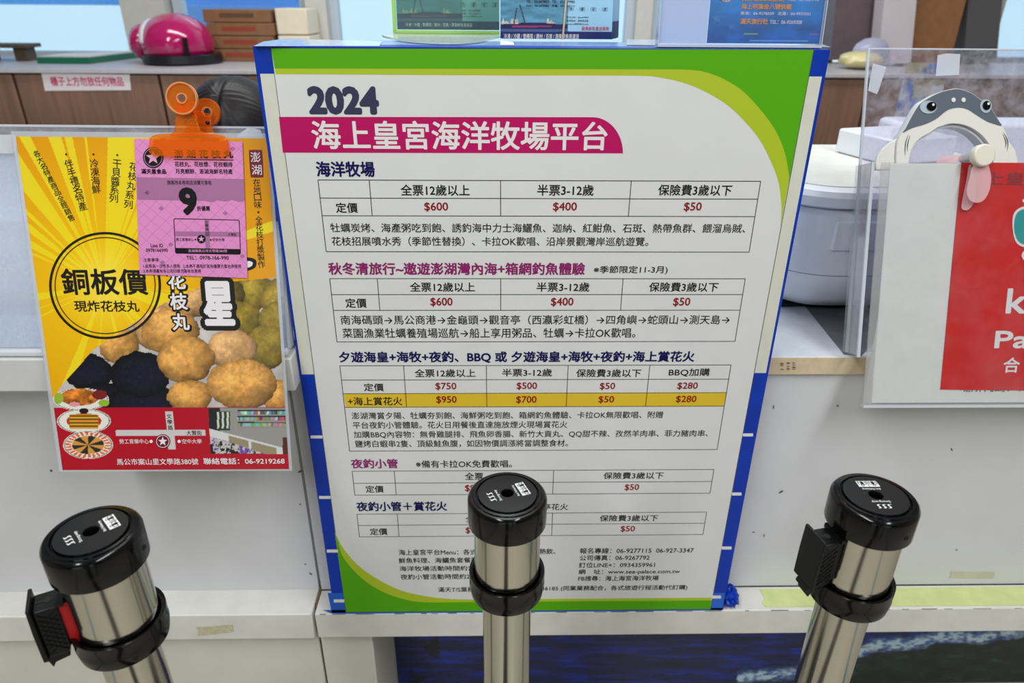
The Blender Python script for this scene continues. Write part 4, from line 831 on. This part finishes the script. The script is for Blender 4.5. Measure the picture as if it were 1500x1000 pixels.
# ================================================================ STANCHIONS
steel = bpy.data.materials.new('brushed stainless steel'); steel.use_nodes = True; nt = steel.node_tree; p = nt.nodes['Principled BSDF']
p.inputs['Base Color'].default_value = (.53, .505, .45, 1); p.inputs['Metallic'].default_value = 1; p.inputs['Roughness'].default_value = .2
tc = nt.nodes.new('ShaderNodeTexCoord'); mp = nt.nodes.new('ShaderNodeMapping'); mp.inputs['Scale'].default_value = (260, 260, 2); nz = nt.nodes.new('ShaderNodeTexNoise'); nz.inputs['Scale'].default_value = 2
nt.links.new(tc.outputs['Object'], mp.inputs[0]); nt.links.new(mp.outputs[0], nz.inputs['Vector'])
mr = nt.nodes.new('ShaderNodeMapRange'); mr.inputs['To Min'].default_value = .07; mr.inputs['To Max'].default_value = .24; nt.links.new(nz.outputs['Fac'], mr.inputs['Value']); nt.links.new(mr.outputs[0], p.inputs['Roughness'])
redbelt = mat('red belt webbing', (176, 8, 14), .6, var=.1, scale=(200, 200, 200)); screwm = mat('screw steel', (70, 62, 56), .4, 1)
def stanchion(hole, zc, readang, label, clipang=None, sc=1.0, drop=0, gap=0):
    c = onZ(*hole, zc); X, Y = c.x, c.y
    e = empty('queue_stanchion', (X, Y, 0), label, 'stanchion', 'belt barrier posts in front of the counter')
    R_ = .0385*sc; cap = zc
    prof = [(0, cap-.034), (R_-.004, cap-.034), (R_, cap-.032), (R_, cap-.006), (R_-.001, cap-.0035), (R_-.0025, cap-.002), (R_-.005, cap-.0018), (R_-.0055, cap-.0006), (R_-.008, cap-.0004), (R_-.0088, cap-.0022), (R_-.0095, cap-.0022), (R_-.0102, cap), (.0062, cap), (.0058, cap-.0006), (.0054, cap-.012), (0, cap-.012)]
    obj('cap', lathe(prof, (X, Y), 64), blackp, e, smooth=True)
    DP = Plane((X, Y, cap), (math.cos(readang-math.pi/2), math.sin(readang-math.pi/2), 0), (math.cos(readang), math.sin(readang), 0))
    b = bmesh.new(); n = 48; o_ = [b.verts.new(DP.w(*q, .0002)) for q in ell(0, 0, R_-.0105, R_-.0105, n)]; i2 = [b.verts.new(DP.w(*q, .0002)) for q in ell(0, 0, .0066, .0066, n)]
    for i in range(n): b.faces.new((o_[i], o_[(i+1) % n], i2[(i+1) % n], i2[i]))
    obj('face_plate', b, blackm, e)
    ik = Ink(DP, .0005)
    ik.textuv('Strong-way', 0, .0095, .017, .0034, 0, .01); ik.textuv('Belt Releasing', 0, -.0088, .017, .0028, 0, .01)
    for k in (-1, 0, 1):
        cx = k*.0048; s1 = spline([(cx+.0024, .0188), (cx+.0003, .0186), (cx-.0001, .0172), (cx+.0007, .0155), (cx+.0002, .0141), (cx-.0026, .0138)], 6)
        m_ = len(s1)-1; w = [.0003+.0013*math.sin(math.pi*i/m_) for i in range(m_+1)]
        ik.poly([(p_[0]-w_*.5, p_[1]+w_*.3) for p_, w_ in zip(s1, w)]+[(p_[0]+w_*.5, p_[1]-w_*.3) for p_, w_ in zip(s1, w)][::-1], px=False)
    for k in (-1, 1): ik.poly([(k*.0051-.0048, -.0118), (k*.0051+.0048, -.0118), (k*.0051+.0048, -.0205), (k*.0051-.0048, -.0205)], px=False)
    ik.build('white_lettering', mat('white cap print', (225, 225, 225), .5), e)
    ik = Ink(DP, .0008)
    for k in (-1, 1):
        cx = k*.0051
        ik.ring([(cx-.004, -.0185), (cx+.004, -.0185), (cx+.004, -.0152), (cx-.004, -.0152)], [(cx-.0035, -.018), (cx+.0035, -.018), (cx+.0035, -.0157), (cx-.0035, -.0157)], px=False)
        ik.poly([(cx-.0012, -.0196), (cx+.0012, -.0196), (cx+.0014, -.0165), (cx-.0004, -.0150), (cx-.0014, -.0165)], px=False)
        ik.ring(ell(cx+k*.0004, -.0141, .0016, .0013, 12), ell(cx+k*.0004, -.0141, .001, .0008, 12), px=False)
        ik.poly([(cx-.0044, -.0192), (cx-.0026, -.0192), (cx-.0026, -.0187), (cx-.0044, -.0187)], px=False); ik.poly([(cx+.0026, -.0192), (cx+.0044, -.0192), (cx+.0044, -.0187), (cx+.0026, -.0187)], px=False)
    ik.build('pictogram_print', blackm, e)
    obj('barrel', lathe([(.0, cap-.0345), (.0330*sc, cap-.0345), (.0330*sc, cap-.107), (.0, cap-.107)], (X, Y), 64), steel, e, smooth=True)
    obj('collar', lathe([(.0335*sc, cap-.1065), (.0345*sc, cap-.098), (.0368*sc, cap-.0965), (.0385*sc, cap-.0965), (.0387*sc, cap-.100), (.0383*sc, cap-.111), (.0387*sc, cap-.112), (.0372*sc, cap-.123), (.034*sc, cap-.1245), (.0262*sc, cap-.1245), (.0262*sc, cap-.1075)], (X, Y), 64), blackp, e, smooth=True)
    obj('pole', lathe([(.0, cap-.1076), (.0255*sc, cap-.1076), (.0255*sc, .02), (0, .02)], (X, Y), 48), steel, e, smooth=True)
    obj('base', lathe([(0, .0), (.16, 0), (.165, .006), (.16, .012), (.06, .026), (.03, .04), (.0257, .042), (.0257, .019), (0, .019)], (X, Y), 64), blackm, e, smooth=True)
    # screw on the collar and hole on the cap rim, both turned to the viewer
    a = math.atan2(-Y, -X)+.05
    dv = Vector((math.cos(a), math.sin(a), 0)); sp_ = Plane(Vector((X, Y, cap-.117))+dv*(.0381*sc), (-math.sin(a), math.cos(a), 0), (0, 0, 1))
    b = slab(bmesh.new(), sp_, ell(0, 0, .0022, .0022, 16), -.003, .0008); so_ = obj('screw', b, screwm, e, smooth=True)
    b = bmesh.new(); flat(b, sp_, [(-.0012, -.0003), (.0012, -.0003), (.0012, .0003), (-.0012, .0003)], .001); flat(b, sp_, [(-.0003, -.0012), (.0003, -.0012), (.0003, .0012), (-.0003, .0012)], .0011); obj('screw_slot', b, blackm, so_)
    a2_ = a+.95; dv2 = Vector((math.cos(a2_), math.sin(a2_), 0)); sp2 = Plane(Vector((X, Y, cap-.02))+dv2*R_, (-math.sin(a2_), math.cos(a2_), 0), (0, 0, 1))
    obj('cap_screw', annulus(sp2, (0, 0), .0012, .0026, -.001, .0005, 20), blackm, e, smooth=True)
    if clipang is not None:
        ca = math.radians(clipang); rd = Vector((math.cos(ca), math.sin(ca), 0)); tg = Vector((-math.sin(ca), math.cos(ca), 0)); z0 = cap-.040-drop
        C0 = Vector((X, Y, 0))
        def prism(pts, t0, t1):     # pts (radial, z) extruded tangentially
            b = bmesh.new(); A_ = [b.verts.new(C0+rd*r+tg*t0+Vector((0, 0, z))) for r, z in pts]; B2 = [b.verts.new(C0+rd*r+tg*t1+Vector((0, 0, z))) for r, z in pts]
            b.faces.new(A_); b.faces.new(B2[::-1])
            for i in range(len(pts)): b.faces.new((A_[i], A_[(i+1) % len(pts)], B2[(i+1) % len(pts)], B2[i]))
            return b
        r0_ = .0375*sc-gap
        cb = obj('belt_clip', prism([(r0_, z0), (r0_+.018, z0), (r0_+.018, z0-.052), (r0_+.003, z0-.052), (r0_, z0-.045)], -.0115, .0115), blackm, e, bevel=.0012)
        obj('end_plate', prism([(r0_+.0182, z0+.006), (r0_+.0212, z0+.006), (r0_+.0222, z0-.02), (r0_+.0222, z0-.053), (r0_+.0182, z0-.053)], -.0145, .0145), blackm, cb, bevel=.001)
        obj('hook', prism([(r0_+.004, z0-.0525), (r0_+.0225, z0-.0535), (r0_+.0235, z0-.058), (r0_+.0205, z0-.059), (r0_+.0185, z0-.067), (r0_+.0155, z0-.062), (r0_+.004, z0-.060)], -.008, .008), blackm, cb, bevel=.0008)
        # keyhole on the clip's top and criss-cross ribs on the side facing the viewer
        KP = Plane(C0+rd*(r0_+.009)+Vector((0, 0, z0)), tuple(rd), tuple(tg)); ik = Ink(KP, .0003)
        ik.poly(ell(-.002, 0, .003, .0034, 20), px=False); ik.poly([(-.001, -.0008), (.0075, -.0008), (.0075, .0008), (-.001, .0008)], px=False, h=.0001); ik.build('keyhole', dark_gap, cb)
        b = bmesh.new()
        for sg in (-1, 1):
            for k in range(-2, 9):
                pts_ = []
                for s_ in np.linspace(0, 1, 2): pts_.append((r0_+.002+s_*.014, z0-.004-k*.0055-(s_ if sg > 0 else 1-s_)*.012))
                if min(p_[1] for p_ in pts_) < z0-.050 or max(p_[1] for p_ in pts_) > z0-.002: continue
                (ra_, za_), (rb_, zb_) = pts_
                vs = []
                for tt in (-.0122, -.0114):
                    vs += [C0+rd*ra_+tg*(-tt if False else tt)+Vector((0, 0, za_)), C0+rd*rb_+tg*tt+Vector((0, 0, zb_)), C0+rd*rb_+tg*tt+Vector((0, 0, zb_+.0008)), C0+rd*ra_+tg*tt+Vector((0, 0, za_+.0008))]
                # ribs on both sides
                for mir in (1, -1):
                    V_ = [b.verts.new(C0+(q-C0)-(tg*((q-C0).dot(tg))*(1-mir))) for q in vs]
                    b.faces.new(V_[:4]); b.faces.new(V_[4:][::-1])
                    for i in range(4): b.faces.new((V_[i], V_[(i+1) % 4], V_[4+(i+1) % 4], V_[4+i]))
        rbs = obj('grip_rib', b, blackm, cb); rbs['kind'] = 'stuff'
        obj('belt', prism([(.031*sc, z0-.001), (r0_+.0005, z0-.001), (r0_+.0005, z0-.047), (.031*sc, z0-.047)], -.0095, .0095), redbelt if not gap else blackm, e)
        obj('slot_frame', prism([(.0325*sc, z0+.004), (r0_+.001, z0+.004), (r0_+.001, z0-.0005), (.0325*sc, z0-.0005)], -.013, .013), blackm, e)
    return e
stanchion((743.2, 722), .905, math.radians(-158), 'middle queue post, black cap and steel barrel, standing before the price board')
stanchion((133.2, 778), .93, math.radians(-136), 'left queue post with black clip and red belt end, below the yellow poster', 207, drop=.016)
stanchion((1283, 725), .922, math.radians(-90), 'right queue post with black belt clip, below the red card', 193, gap=.002)
# ================================================================ SMALL THINGS ON THE COUNTER FRONT
LP = Plane((0, 0, .4372), (1, 0, 0), (0, 1, 0))
b = bmesh.new(); slab(b, LP, LP.P([(1112, 863), (1560, 858.5), (1570, 886), (1122, 889), (1116, 884), (1120, 876)]), .0002, .0008)
tag(obj('masking_tape', b, mat('green masking tape', (206, 216, 148), .6, var=.08, scale=(10, 10, 10))), 'long pale green tape strip along the right ledge', 'tape')
FL = Plane((0, .8242, 0), (1, 0, 0), (0, 0, 1))
b = bmesh.new(); slab(b, FL, FL.P([(287, 918), (313, 916.5), (340, 914), (342, 924.5), (316, 928), (289, 930.5), (291, 924)]), 0, .0006)
tag(obj('tape_piece', b, mat('old brown tape', (196, 188, 160), .5, var=.15, scale=(40, 40, 40))), 'torn piece of old tape on the left ledge edge', 'tape')
RP = Plane((0, RY+.0078, 0), (1, 0, 0), (0, 0, 1))
b = bmesh.new(); slab(b, RP, RP.P([(1392, 836), (1457, 837), (1455, 846.5), (1390, 846), (1393, 841)]), 0, .0006)
tag(obj('tape_piece', b, mat('beige tape', (200, 196, 180), .5, var=.05)), 'strip of beige tape on the right white panel', 'tape')
b = bmesh.new(); c_ = onZ(1074, 881, .449); bmesh.ops.create_icosphere(b, subdivisions=3, radius=1, matrix=Matrix.Translation((c_.x-.003, c_.y+.012, .4505)) @ Matrix.Diagonal((.014, .02, .013, 1)))
for v in b.verts: v.co += (v.co-Vector((c_.x-.003, c_.y+.012, .4505)))*.25*math.sin(v.co.x*700+v.co.z*500)*math.cos(v.co.y*600)
tag(obj('tape_lump', b, blue, smooth=False), 'crumpled lump of blue tape on the ledge at the board foot', 'tape')
sm = mat('scuff grey', (96, 92, 88), .7)
def scuff(pl, pts, lab):
    i2 = Ink(pl, .0003)
    for (x, y, w, h, a) in pts: i2.poly([(x+w*math.cos(t)*math.cos(a)-h*math.sin(t)*math.sin(a), y+w*math.cos(t)*math.sin(a)+h*math.sin(t)*math.cos(a)) for t in [k*math.pi/5+.2*math.sin(k*3+x) for k in range(10)]])
    return i2
s_ = scuff(RP, [(1133, 596, 1, 3, .1), (1227, 594, 1.6, 1.4, 0), (1394, 658, 2.4, 1.2, 1.1), (1144, 720, 4, 1.4, -.5), (1104, 779, 2.2, .8, 0), (1119, 784, .8, 2.4, 0), (1401, 805, 1.5, 1, 0)], '')
s_.split('scuff_mark', sm, [x for x in bpy.data.objects if x.name == 'service_counter.001'][0])
LPP = Plane((0, PY-.0003, 0), (1, 0, 0), (0, 0, 1))
s_ = scuff(LPP, [(75, 689, 2, 1.8, .4), (440, 690, 4, 1.6, -.4), (446, 688, 1.5, 1, 0), (440, 738, 1.4, 1.2, 0), (455, 840, 3, 1.2, .6), (447, 826, 1.5, 1, .6)], '')
s_.split('scuff_mark', sm, bpy.data.objects['service_counter'])
ik = Ink(Plane((0, RY-.0003, 0), (1, 0, 0), (0, 0, 1)), .0002)
for k in range(14):
    x, y = 1154+10*math.sin(k*2.1), 536+5*math.cos(k*1.3); ik.poly([(x-3, y), (x, y-1), (x+4, y+.6), (x, y+.4)])
ik.build('ink_stain', mat('brown stain', (120, 98, 74), .7), bpy.data.objects['service_counter.001'])
# ================================================================ BACKGROUND THINGS
WZ = 1.1203
b = bmesh.new(); hc = Vector((-1.15, 2.74, WZ))
he = empty('helmet', hc, 'magenta motorcycle helmet with white trim and black brim on the back worktop', 'helmet')
bmesh.ops.create_uvsphere(b, u_segments=40, v_segments=20, radius=1)
for v in list(b.verts):
    pass
bmesh.ops.delete(b, geom=[v for v in b.verts if v.co.z < -.35], context='VERTS')
for v in b.verts: v.co = Vector((hc.x+v.co.x*.120, hc.y+v.co.y*.14, hc.z+.066+v.co.z*.100))
pinkh = mat('magenta gloss shell', (178, 14, 92), .12, coat=.6)
obj('shell', b, pinkh, he, smooth=True)
b = bmesh.new(); bmesh.ops.create_uvsphere(b, u_segments=28, v_segments=14, radius=1, matrix=Matrix.Translation((hc.x-.125, hc.y+.03, hc.z+.066)) @ Matrix.Diagonal((.05, .09, .064, 1))); obj('ear_shell', b, pinkh, he, smooth=True)
b = bmesh.new(); K = 30
for (ri, off) in ((1.0, 0),):
    prev = None
    for i in range(K+1):
        a = math.pi*(.02+.96*i/K)*1.0; row = []
        for dx in (-.012, .012):
            row.append(b.verts.new((hc.x-.075+dx, hc.y-.111*math.cos(a), hc.z+.066+.081*math.sin(a))))
        if prev: b.faces.new((prev[0], prev[1], row[1], row[0]))
        prev = row
o6 = obj('white_trim', b, mat('white trim', (226, 220, 226), .3), he, smooth=True); s_ = o6.modifiers.new('s', 'SOLIDIFY'); s_.thickness = .004
b = bmesh.new(); lathe([(.0, .0), (1.0, 0), (1.06, .2), (1.04, .9), (.98, 1)], (0, 0), 40, b)
for v in b.verts: v.co = Vector((hc.x+.012+v.co.x*.125, hc.y-.005+v.co.y*.14, hc.z+.0005+v.co.z*.034))
obj('brim', b, mat('black rubber brim', (16, 16, 22), .4), he, smooth=True)
b = bmesh.new(); box(b, hc.x+.07, hc.x+.082, hc.y-.128, hc.y-.115, hc.z+.03, hc.z+.09); obj('strap', b, blackm, he)
# cartons
cart = mat('brown cardboard', (136, 96, 62), .7, var=.1); cream = mat('cream carton', (236, 222, 196), .6, var=.04)
prt = mat('carton print', (150, 60, 40), .6); Yc = 2.82
xa, xb, xc = onY(300, 40, Yc).x, onY(398, 40, Yc).x, onY(449, 40, Yc).x
ztop = onY(340, 13, Yc).z; hh = (ztop-WZ)/4
labs = ['top', 'second from top', 'third from top', 'bottom']
for k in range(4):
    z1_ = ztop-k*hh; e = empty('carton', ((xa+xb)/2, Yc, z1_-hh), 'brown carton right of the helmet, %s of the four in its stack' % labs[k], 'carton', 'brown cartons stacked by the window')
    j = .006*(k % 2)
    bx('box_body', xa+j, xb+j, Yc, Yc+.2, z1_-hh+.0003, z1_-.002, cart, e, .002)
    cp3 = Plane((0, Yc-.0005, 0), (1, 0, 0), (0, 0, 1)); ik = Ink(cp3, .0003); zc_ = z1_-hh/2
    ik.poly([(xa+.06, zc_-.006), (xb-.06, zc_-.006), (xb-.06, zc_+.008), (xa+.06, zc_+.008)], px=False); ik.build('carton_print', prt if k in (1, 2, 3) else mat('brown print', (96, 66, 44), .7), e)
for k in range(2):
    z0_ = WZ+k*(ztop-WZ+.006)/2; tag(bx('carton', xb+.012, xc, Yc+.02, Yc+.2, z0_+.0003, z0_+(ztop-WZ)/2, cream, None, .004), 'cream carton by the window behind the board corner, %s one' % ('upper' if k else 'lower'), 'carton', 'cream cartons by the window')
# green folder with papers, little stand
A_ = onZ(55, 93, WZ)
e = empty('green_folder', A_, 'green flat case with papers on it, left of the helmet', 'folder')
pts = [onZ(55, 93, WZ), onZ(132, 93, WZ), onZ(198, 84, WZ), onZ(198, 72, WZ+.02), onZ(55, 83, WZ)]
def zprism(P_, z0, z1, m, name, parent):
    b = bmesh.new(); L_ = [b.verts.new((p.x, p.y, z0)) for p in P_]; U_ = [b.verts.new((p.x, p.y, z1)) for p in P_]; b.faces.new(L_[::-1]); b.faces.new(U_)
    for i in range(len(L_)): b.faces.new((L_[i], L_[(i+1) % len(L_)], U_[(i+1) % len(L_)], U_[i]))
    return obj(name, b, m, parent)
P5 = [onZ(55, 93, WZ), onZ(132, 93.5, WZ), onZ(200, 85, WZ), onZ(200, 85, WZ)+Vector((.02, .11, 0)), onZ(55, 93, WZ)+Vector((0, .16, 0))]
zprism(P5, WZ+.0004, WZ+.02, mat('dark green card', (14, 108, 84), .4), 'case', e)
c9 = sum(P5, Vector())/5; zprism([c9+(p-c9)*.93 for p in P5], WZ+.0205, WZ+.024, mat('pinkish paper', (222, 216, 214), .5), 'paper', e)
e = empty('small_stand', onZ(18, 88, WZ), 'small dark stand at the far left of the back worktop', 'stand'); q = onZ(2, 90, WZ)
bx('top', q.x-.12, q.x+.10, q.y, q.y+.1, WZ+.045, WZ+.058, mat('dark wood', (84, 70, 54), .5), e); bx('leg', q.x-.10, q.x-.05, q.y+.02, q.y+.08, WZ+.0003, WZ+.0448, mat('dark wood', 0), e); bx('leg', q.x+.04, q.x+.085, q.y+.02, q.y+.08, WZ+.0003, WZ+.0448, mat('dark wood', 0), e)
# right background
e = tag(bx('carton', onY(1338, 30, 2.88).x, onY(1408, 30, 2.88).x, 2.88, 3.01, WZ+.0003, 1.62, mat('tan cardboard', (152, 104, 66), .7, var=.1), None), 'tall brown carton on the worktop behind the clear screen', 'carton')
b = bmesh.new(); pl = Plane((0, 2.8, 0), (1, 0, 0), (0, 0, 1)); slab(b, pl, pl.P([(1286, 93), (1334, 93), (1357, -150), (1310, -150)]), -.07, .0); tag(obj('leaning_board', b, mat('pinkish white board', (214, 204, 208), .5)), 'pinkish white board leaning left of the tall brown carton', 'board')
b = bmesh.new(); pl = Plane((0, 2.9, 0), (1, 0, 0), (0, 0, 1)); slab(b, pl, pl.P([(1216, 88), (1292, 88), (1312, -150), (1240, -150)]), -.1, .0); tag(obj('dark_cabinet', b, mat('mauve brown panel', (104, 88, 92), .5, var=.1)), 'dark mauve panel in the window left of the leaning board', 'panel')
b = bmesh.new(); pl = Plane((0, 2.9, 0), (1, 0, 0), (0, 0, 1)); slab(b, pl, pl.P([(1412, 87), (1460, 86), (1483, -150), (1430, -150)]), -.1, .0); tag(obj('grey_panel', b, mat('dark grey felt', (92, 90, 92), .8, var=.2, scale=(60, 60, 60))), 'dark grey panel right of the tall brown carton', 'panel')
b = bmesh.new(); c_ = onY(1262, 82, 2.66); bmesh.ops.create_icosphere(b, subdivisions=3, radius=1, matrix=Matrix.Translation((c_.x, c_.y, WZ+.03)) @ Matrix.Diagonal((.075, .07, .03, 1)))
for v in b.verts: v.co.z = max(v.co.z, WZ+.0004); v.co.x += .006*math.sin(v.co.z*200+v.co.y*90)
tag(obj('plastic_bag', b, mat('pale yellow bag', (226, 214, 160), .3), smooth=True), 'pale yellow plastic bag on the worktop right of the board', 'bag')
b = bmesh.new(); c_ = onY(1284, 72, 2.74); bmesh.ops.create_icosphere(b, subdivisions=3, radius=1, matrix=Matrix.Translation((c_.x, c_.y+.05, WZ+.05)) @ Matrix.Diagonal((.07, .06, .05, 1)))
for v in b.verts: v.co.z = max(v.co.z, WZ+.0004); v.co.y = min(v.co.y, 2.78)
tag(obj('plastic_bag', b, mat('lilac bag', (176, 178, 204), .3), smooth=True), 'crumpled lilac plastic bag behind the pale yellow one', 'bag')
cpl = Plane((0, CF_Y-.003, 0), (1, 0, 0), (0, 0, 1))
def mottle(X, Y):
    n = fbm(X/28, Y/22, 4); n2 = fbm(X/22, Y/26, 14); C = np.zeros(X.shape+(3,)); C[:] = (150, 160, 190); C[n > .52] = (70, 110, 190); C[n2 > .56] = (170, 160, 120); C[(n < .42)] = (205, 205, 214); return C
r_ = (*cpl.uv(1300, 212), *cpl.uv(1392, 92)); mo = picture('wall_calendar', cpl, r_, 60, 60, mottle, 0, vcol('calendar print', .5), None); tag(mo, 'blue and yellow printed sheet on the cabinet seen through the clear screen', 'poster')
# ================================================================ SEATED PERSON
PX = onY(330, 150, 1.36).x
pe = empty('person', (PX, 1.5, 0), 'dark-haired person sitting behind the left counter, head bowed, only the hair showing', 'person')
def skinmesh(name, V, Ed, Rr, m, parent, sub=2):
    me = bpy.data.meshes.new(name); me.from_pydata(V, Ed, []); o = link(name, me, m, parent)
    md = o.modifiers.new('skin', 'SKIN')
    for i, r in enumerate(Rr): me.skin_vertices[0].data[i].radius = (r, r) if not isinstance(r, tuple) else r
    me.skin_vertices[0].data[0].use_root = True
    md.use_smooth_shade = True; s = o.modifiers.new('sub', 'SUBSURF'); s.levels = s.render_levels = sub; return o
skin = mat('skin', (206, 160, 136), .5); shirt = mat('grey shirt', (96, 104, 122), .8); trou = mat('dark trousers', (34, 36, 44), .8)
V = [(PX, 1.62, .50), (PX, 1.60, .64), (PX, 1.57, .80), (PX, 1.53, .93), (PX, 1.49, 1.00), (PX, 1.465, 1.045),
     (PX-.15, 1.52, .95), (PX-.21, 1.46, .75), (PX-.16, 1.36, .60), (PX-.12, 1.30, .575), (PX+.15, 1.52, .95), (PX+.21, 1.46, .75), (PX+.16, 1.36, .60), (PX+.12, 1.30, .575),
     (PX-.09, 1.60, .48), (PX-.10, 1.22, .48), (PX-.10, 1.24, .08), (PX-.10, 1.15, .04), (PX+.09, 1.60, .48), (PX+.10, 1.22, .48), (PX+.10, 1.24, .08), (PX+.10, 1.15, .04)]
Ed = [(0, 1), (1, 2), (2, 3), (3, 4), (4, 5), (3, 6), (6, 7), (7, 8), (8, 9), (3, 10), (10, 11), (11, 12), (12, 13), (0, 14), (14, 15), (15, 16), (16, 17), (0, 18), (18, 19), (19, 20), (20, 21)]
Rr = [.11, .12, .125, .12, .06, .05, .055, .045, .035, .028, .055, .045, .035, .028, .085, .065, .045, .035, .085, .065, .045, .035]
skinmesh('body', V, Ed, Rr, shirt, pe)
for sg in (-1, 1):
    wx = PX+sg*.12; V = [(wx, 1.30, .575), (wx, 1.26, .565), (wx, 1.23, .56)]; Ed = [(0, 1), (1, 2)]; R2 = [.024, .03, .028]
    for k in range(4):
        fx = wx+(-.03+.02*k); L_ = (.045, .055, .05, .04)[k]; i0 = len(V); V += [(fx, 1.215, .558), (fx, 1.215-L_*.5, .555), (fx, 1.215-L_, .543)]; Ed += [(2, i0), (i0, i0+1), (i0+1, i0+2)]; R2 += [.009, .0085, .007]
    i0 = len(V); V += [(wx-sg*.035, 1.25, .56), (wx-sg*.05, 1.225, .555)]; Ed += [(1, i0), (i0, i0+1)]; R2 += [.011, .009]
    skinmesh('hand', V, Ed, R2, skin, pe)
hm = onY(330, 160, 1.36); HC = Vector((PX+.008, 1.385, 1.085))
tilt = Matrix.Translation(HC) @ Matrix.Rotation(math.radians(42), 4, 'X')      # bowed towards the counter
b = bmesh.new(); bmesh.ops.create_uvsphere(b, u_segments=32, v_segments=24, radius=1)
for v in b.verts:
    x, y, z = v.co; w = .075*(1-.18*max(0, -z)**1.5); v.co = Vector((x*w, y*.093-.012*max(0, -z), z*.112))
    if abs(x) < .25 and y < -.8 and -.35 < z < .05: v.co.y -= .018*(1-abs(x)/.25)
bmesh.ops.transform(b, matrix=tilt, verts=b.verts); hd = obj('head', b, skin, pe, smooth=True)
for sg in (-1, 1):
    b = bmesh.new(); bmesh.ops.create_uvsphere(b, u_segments=14, v_segments=10, radius=1, matrix=tilt @ Matrix.Translation((sg*.076, .005, -.01)) @ Matrix.Diagonal((.009, .018, .03, 1))); obj('ear', b, skin, hd, smooth=True)
    b = bmesh.new(); bmesh.ops.create_uvsphere(b, u_segments=14, v_segments=10, radius=1, matrix=tilt @ Matrix.Translation((sg*.03, -.086, .0)) @ Matrix.Diagonal((.014, .006, .006, 1))); obj('eye', b, mat('eye dark', (30, 24, 22), .3), hd, smooth=True)
b = bmesh.new(); bmesh.ops.create_uvsphere(b, u_segments=14, v_segments=10, radius=1, matrix=tilt @ Matrix.Translation((0, -.088, -.06)) @ Matrix.Diagonal((.022, .006, .006, 1))); obj('mouth', b, mat('lips', (168, 92, 88), .5), hd, smooth=True)
b = bmesh.new(); bmesh.ops.create_uvsphere(b, u_segments=160, v_segments=60, radius=1)
for v in b.verts:
    x, y, z = v.co; a = math.atan2(z, y); rr_ = 1+.004*math.sin(a*60+x*9)+.002*math.sin(a*131+x*20)
    s_ = 1-.05*math.exp(-(x/.055)**2)*(1 if z > 0 else 0)           # parting groove
    v.co = Vector((x*.094*rr_, (y*.105+.006)*rr_*(s_*.5+.5), (z*.118*s_+.004)*rr_))
bmesh.ops.delete(b, geom=[v for v in b.verts if v.co.y < -.045 and v.co.z < .062], context='VERTS')
bmesh.ops.transform(b, matrix=tilt, verts=b.verts)
hairm = mat('black brown hair', (26, 20, 22), .45, var=.35, scale=(3, 90, 90), spec=.3); hr = obj('hair', b, hairm, pe, smooth=True)
b = bmesh.new(); prev = None
for i in range(14):
    a = math.radians(50+80*i/13)+.0; y, z = -math.cos(a), math.sin(a); p_ = [b.verts.new(tilt @ Vector((dx, y*.0985, z*.1045+.0005))) for dx in (-.0012, .0012)]
    if prev: b.faces.new((prev[0], prev[1], p_[1], p_[0]))
    prev = p_
obj('parting', b, mat('scalp', (112, 84, 76), .7), hr)
e = empty('office_stool', (PX, 1.62, 0), 'round padded stool under the person behind the counter', 'stool')
obj('seat', lathe([(0, .33), (.19, .33), (.2, .35), (.19, .375), (0, .38)], (PX, 1.6)), mat('black vinyl', (24, 24, 26), .5), e, smooth=True); obj('post', lathe([(0, .03), (.025, .03), (.025, .3295), (0, .3295)], (PX, 1.6), 24), mat('steel grey', 0), e, smooth=True); obj('base', lathe([(0, 0), (.22, 0), (.22, .015), (.03, .0295), (0, .0295)], (PX, 1.6)), mat('steel grey', 0), e, smooth=True)
bpy.data.objects.remove(TO); bpy.data.curves.remove(TC)
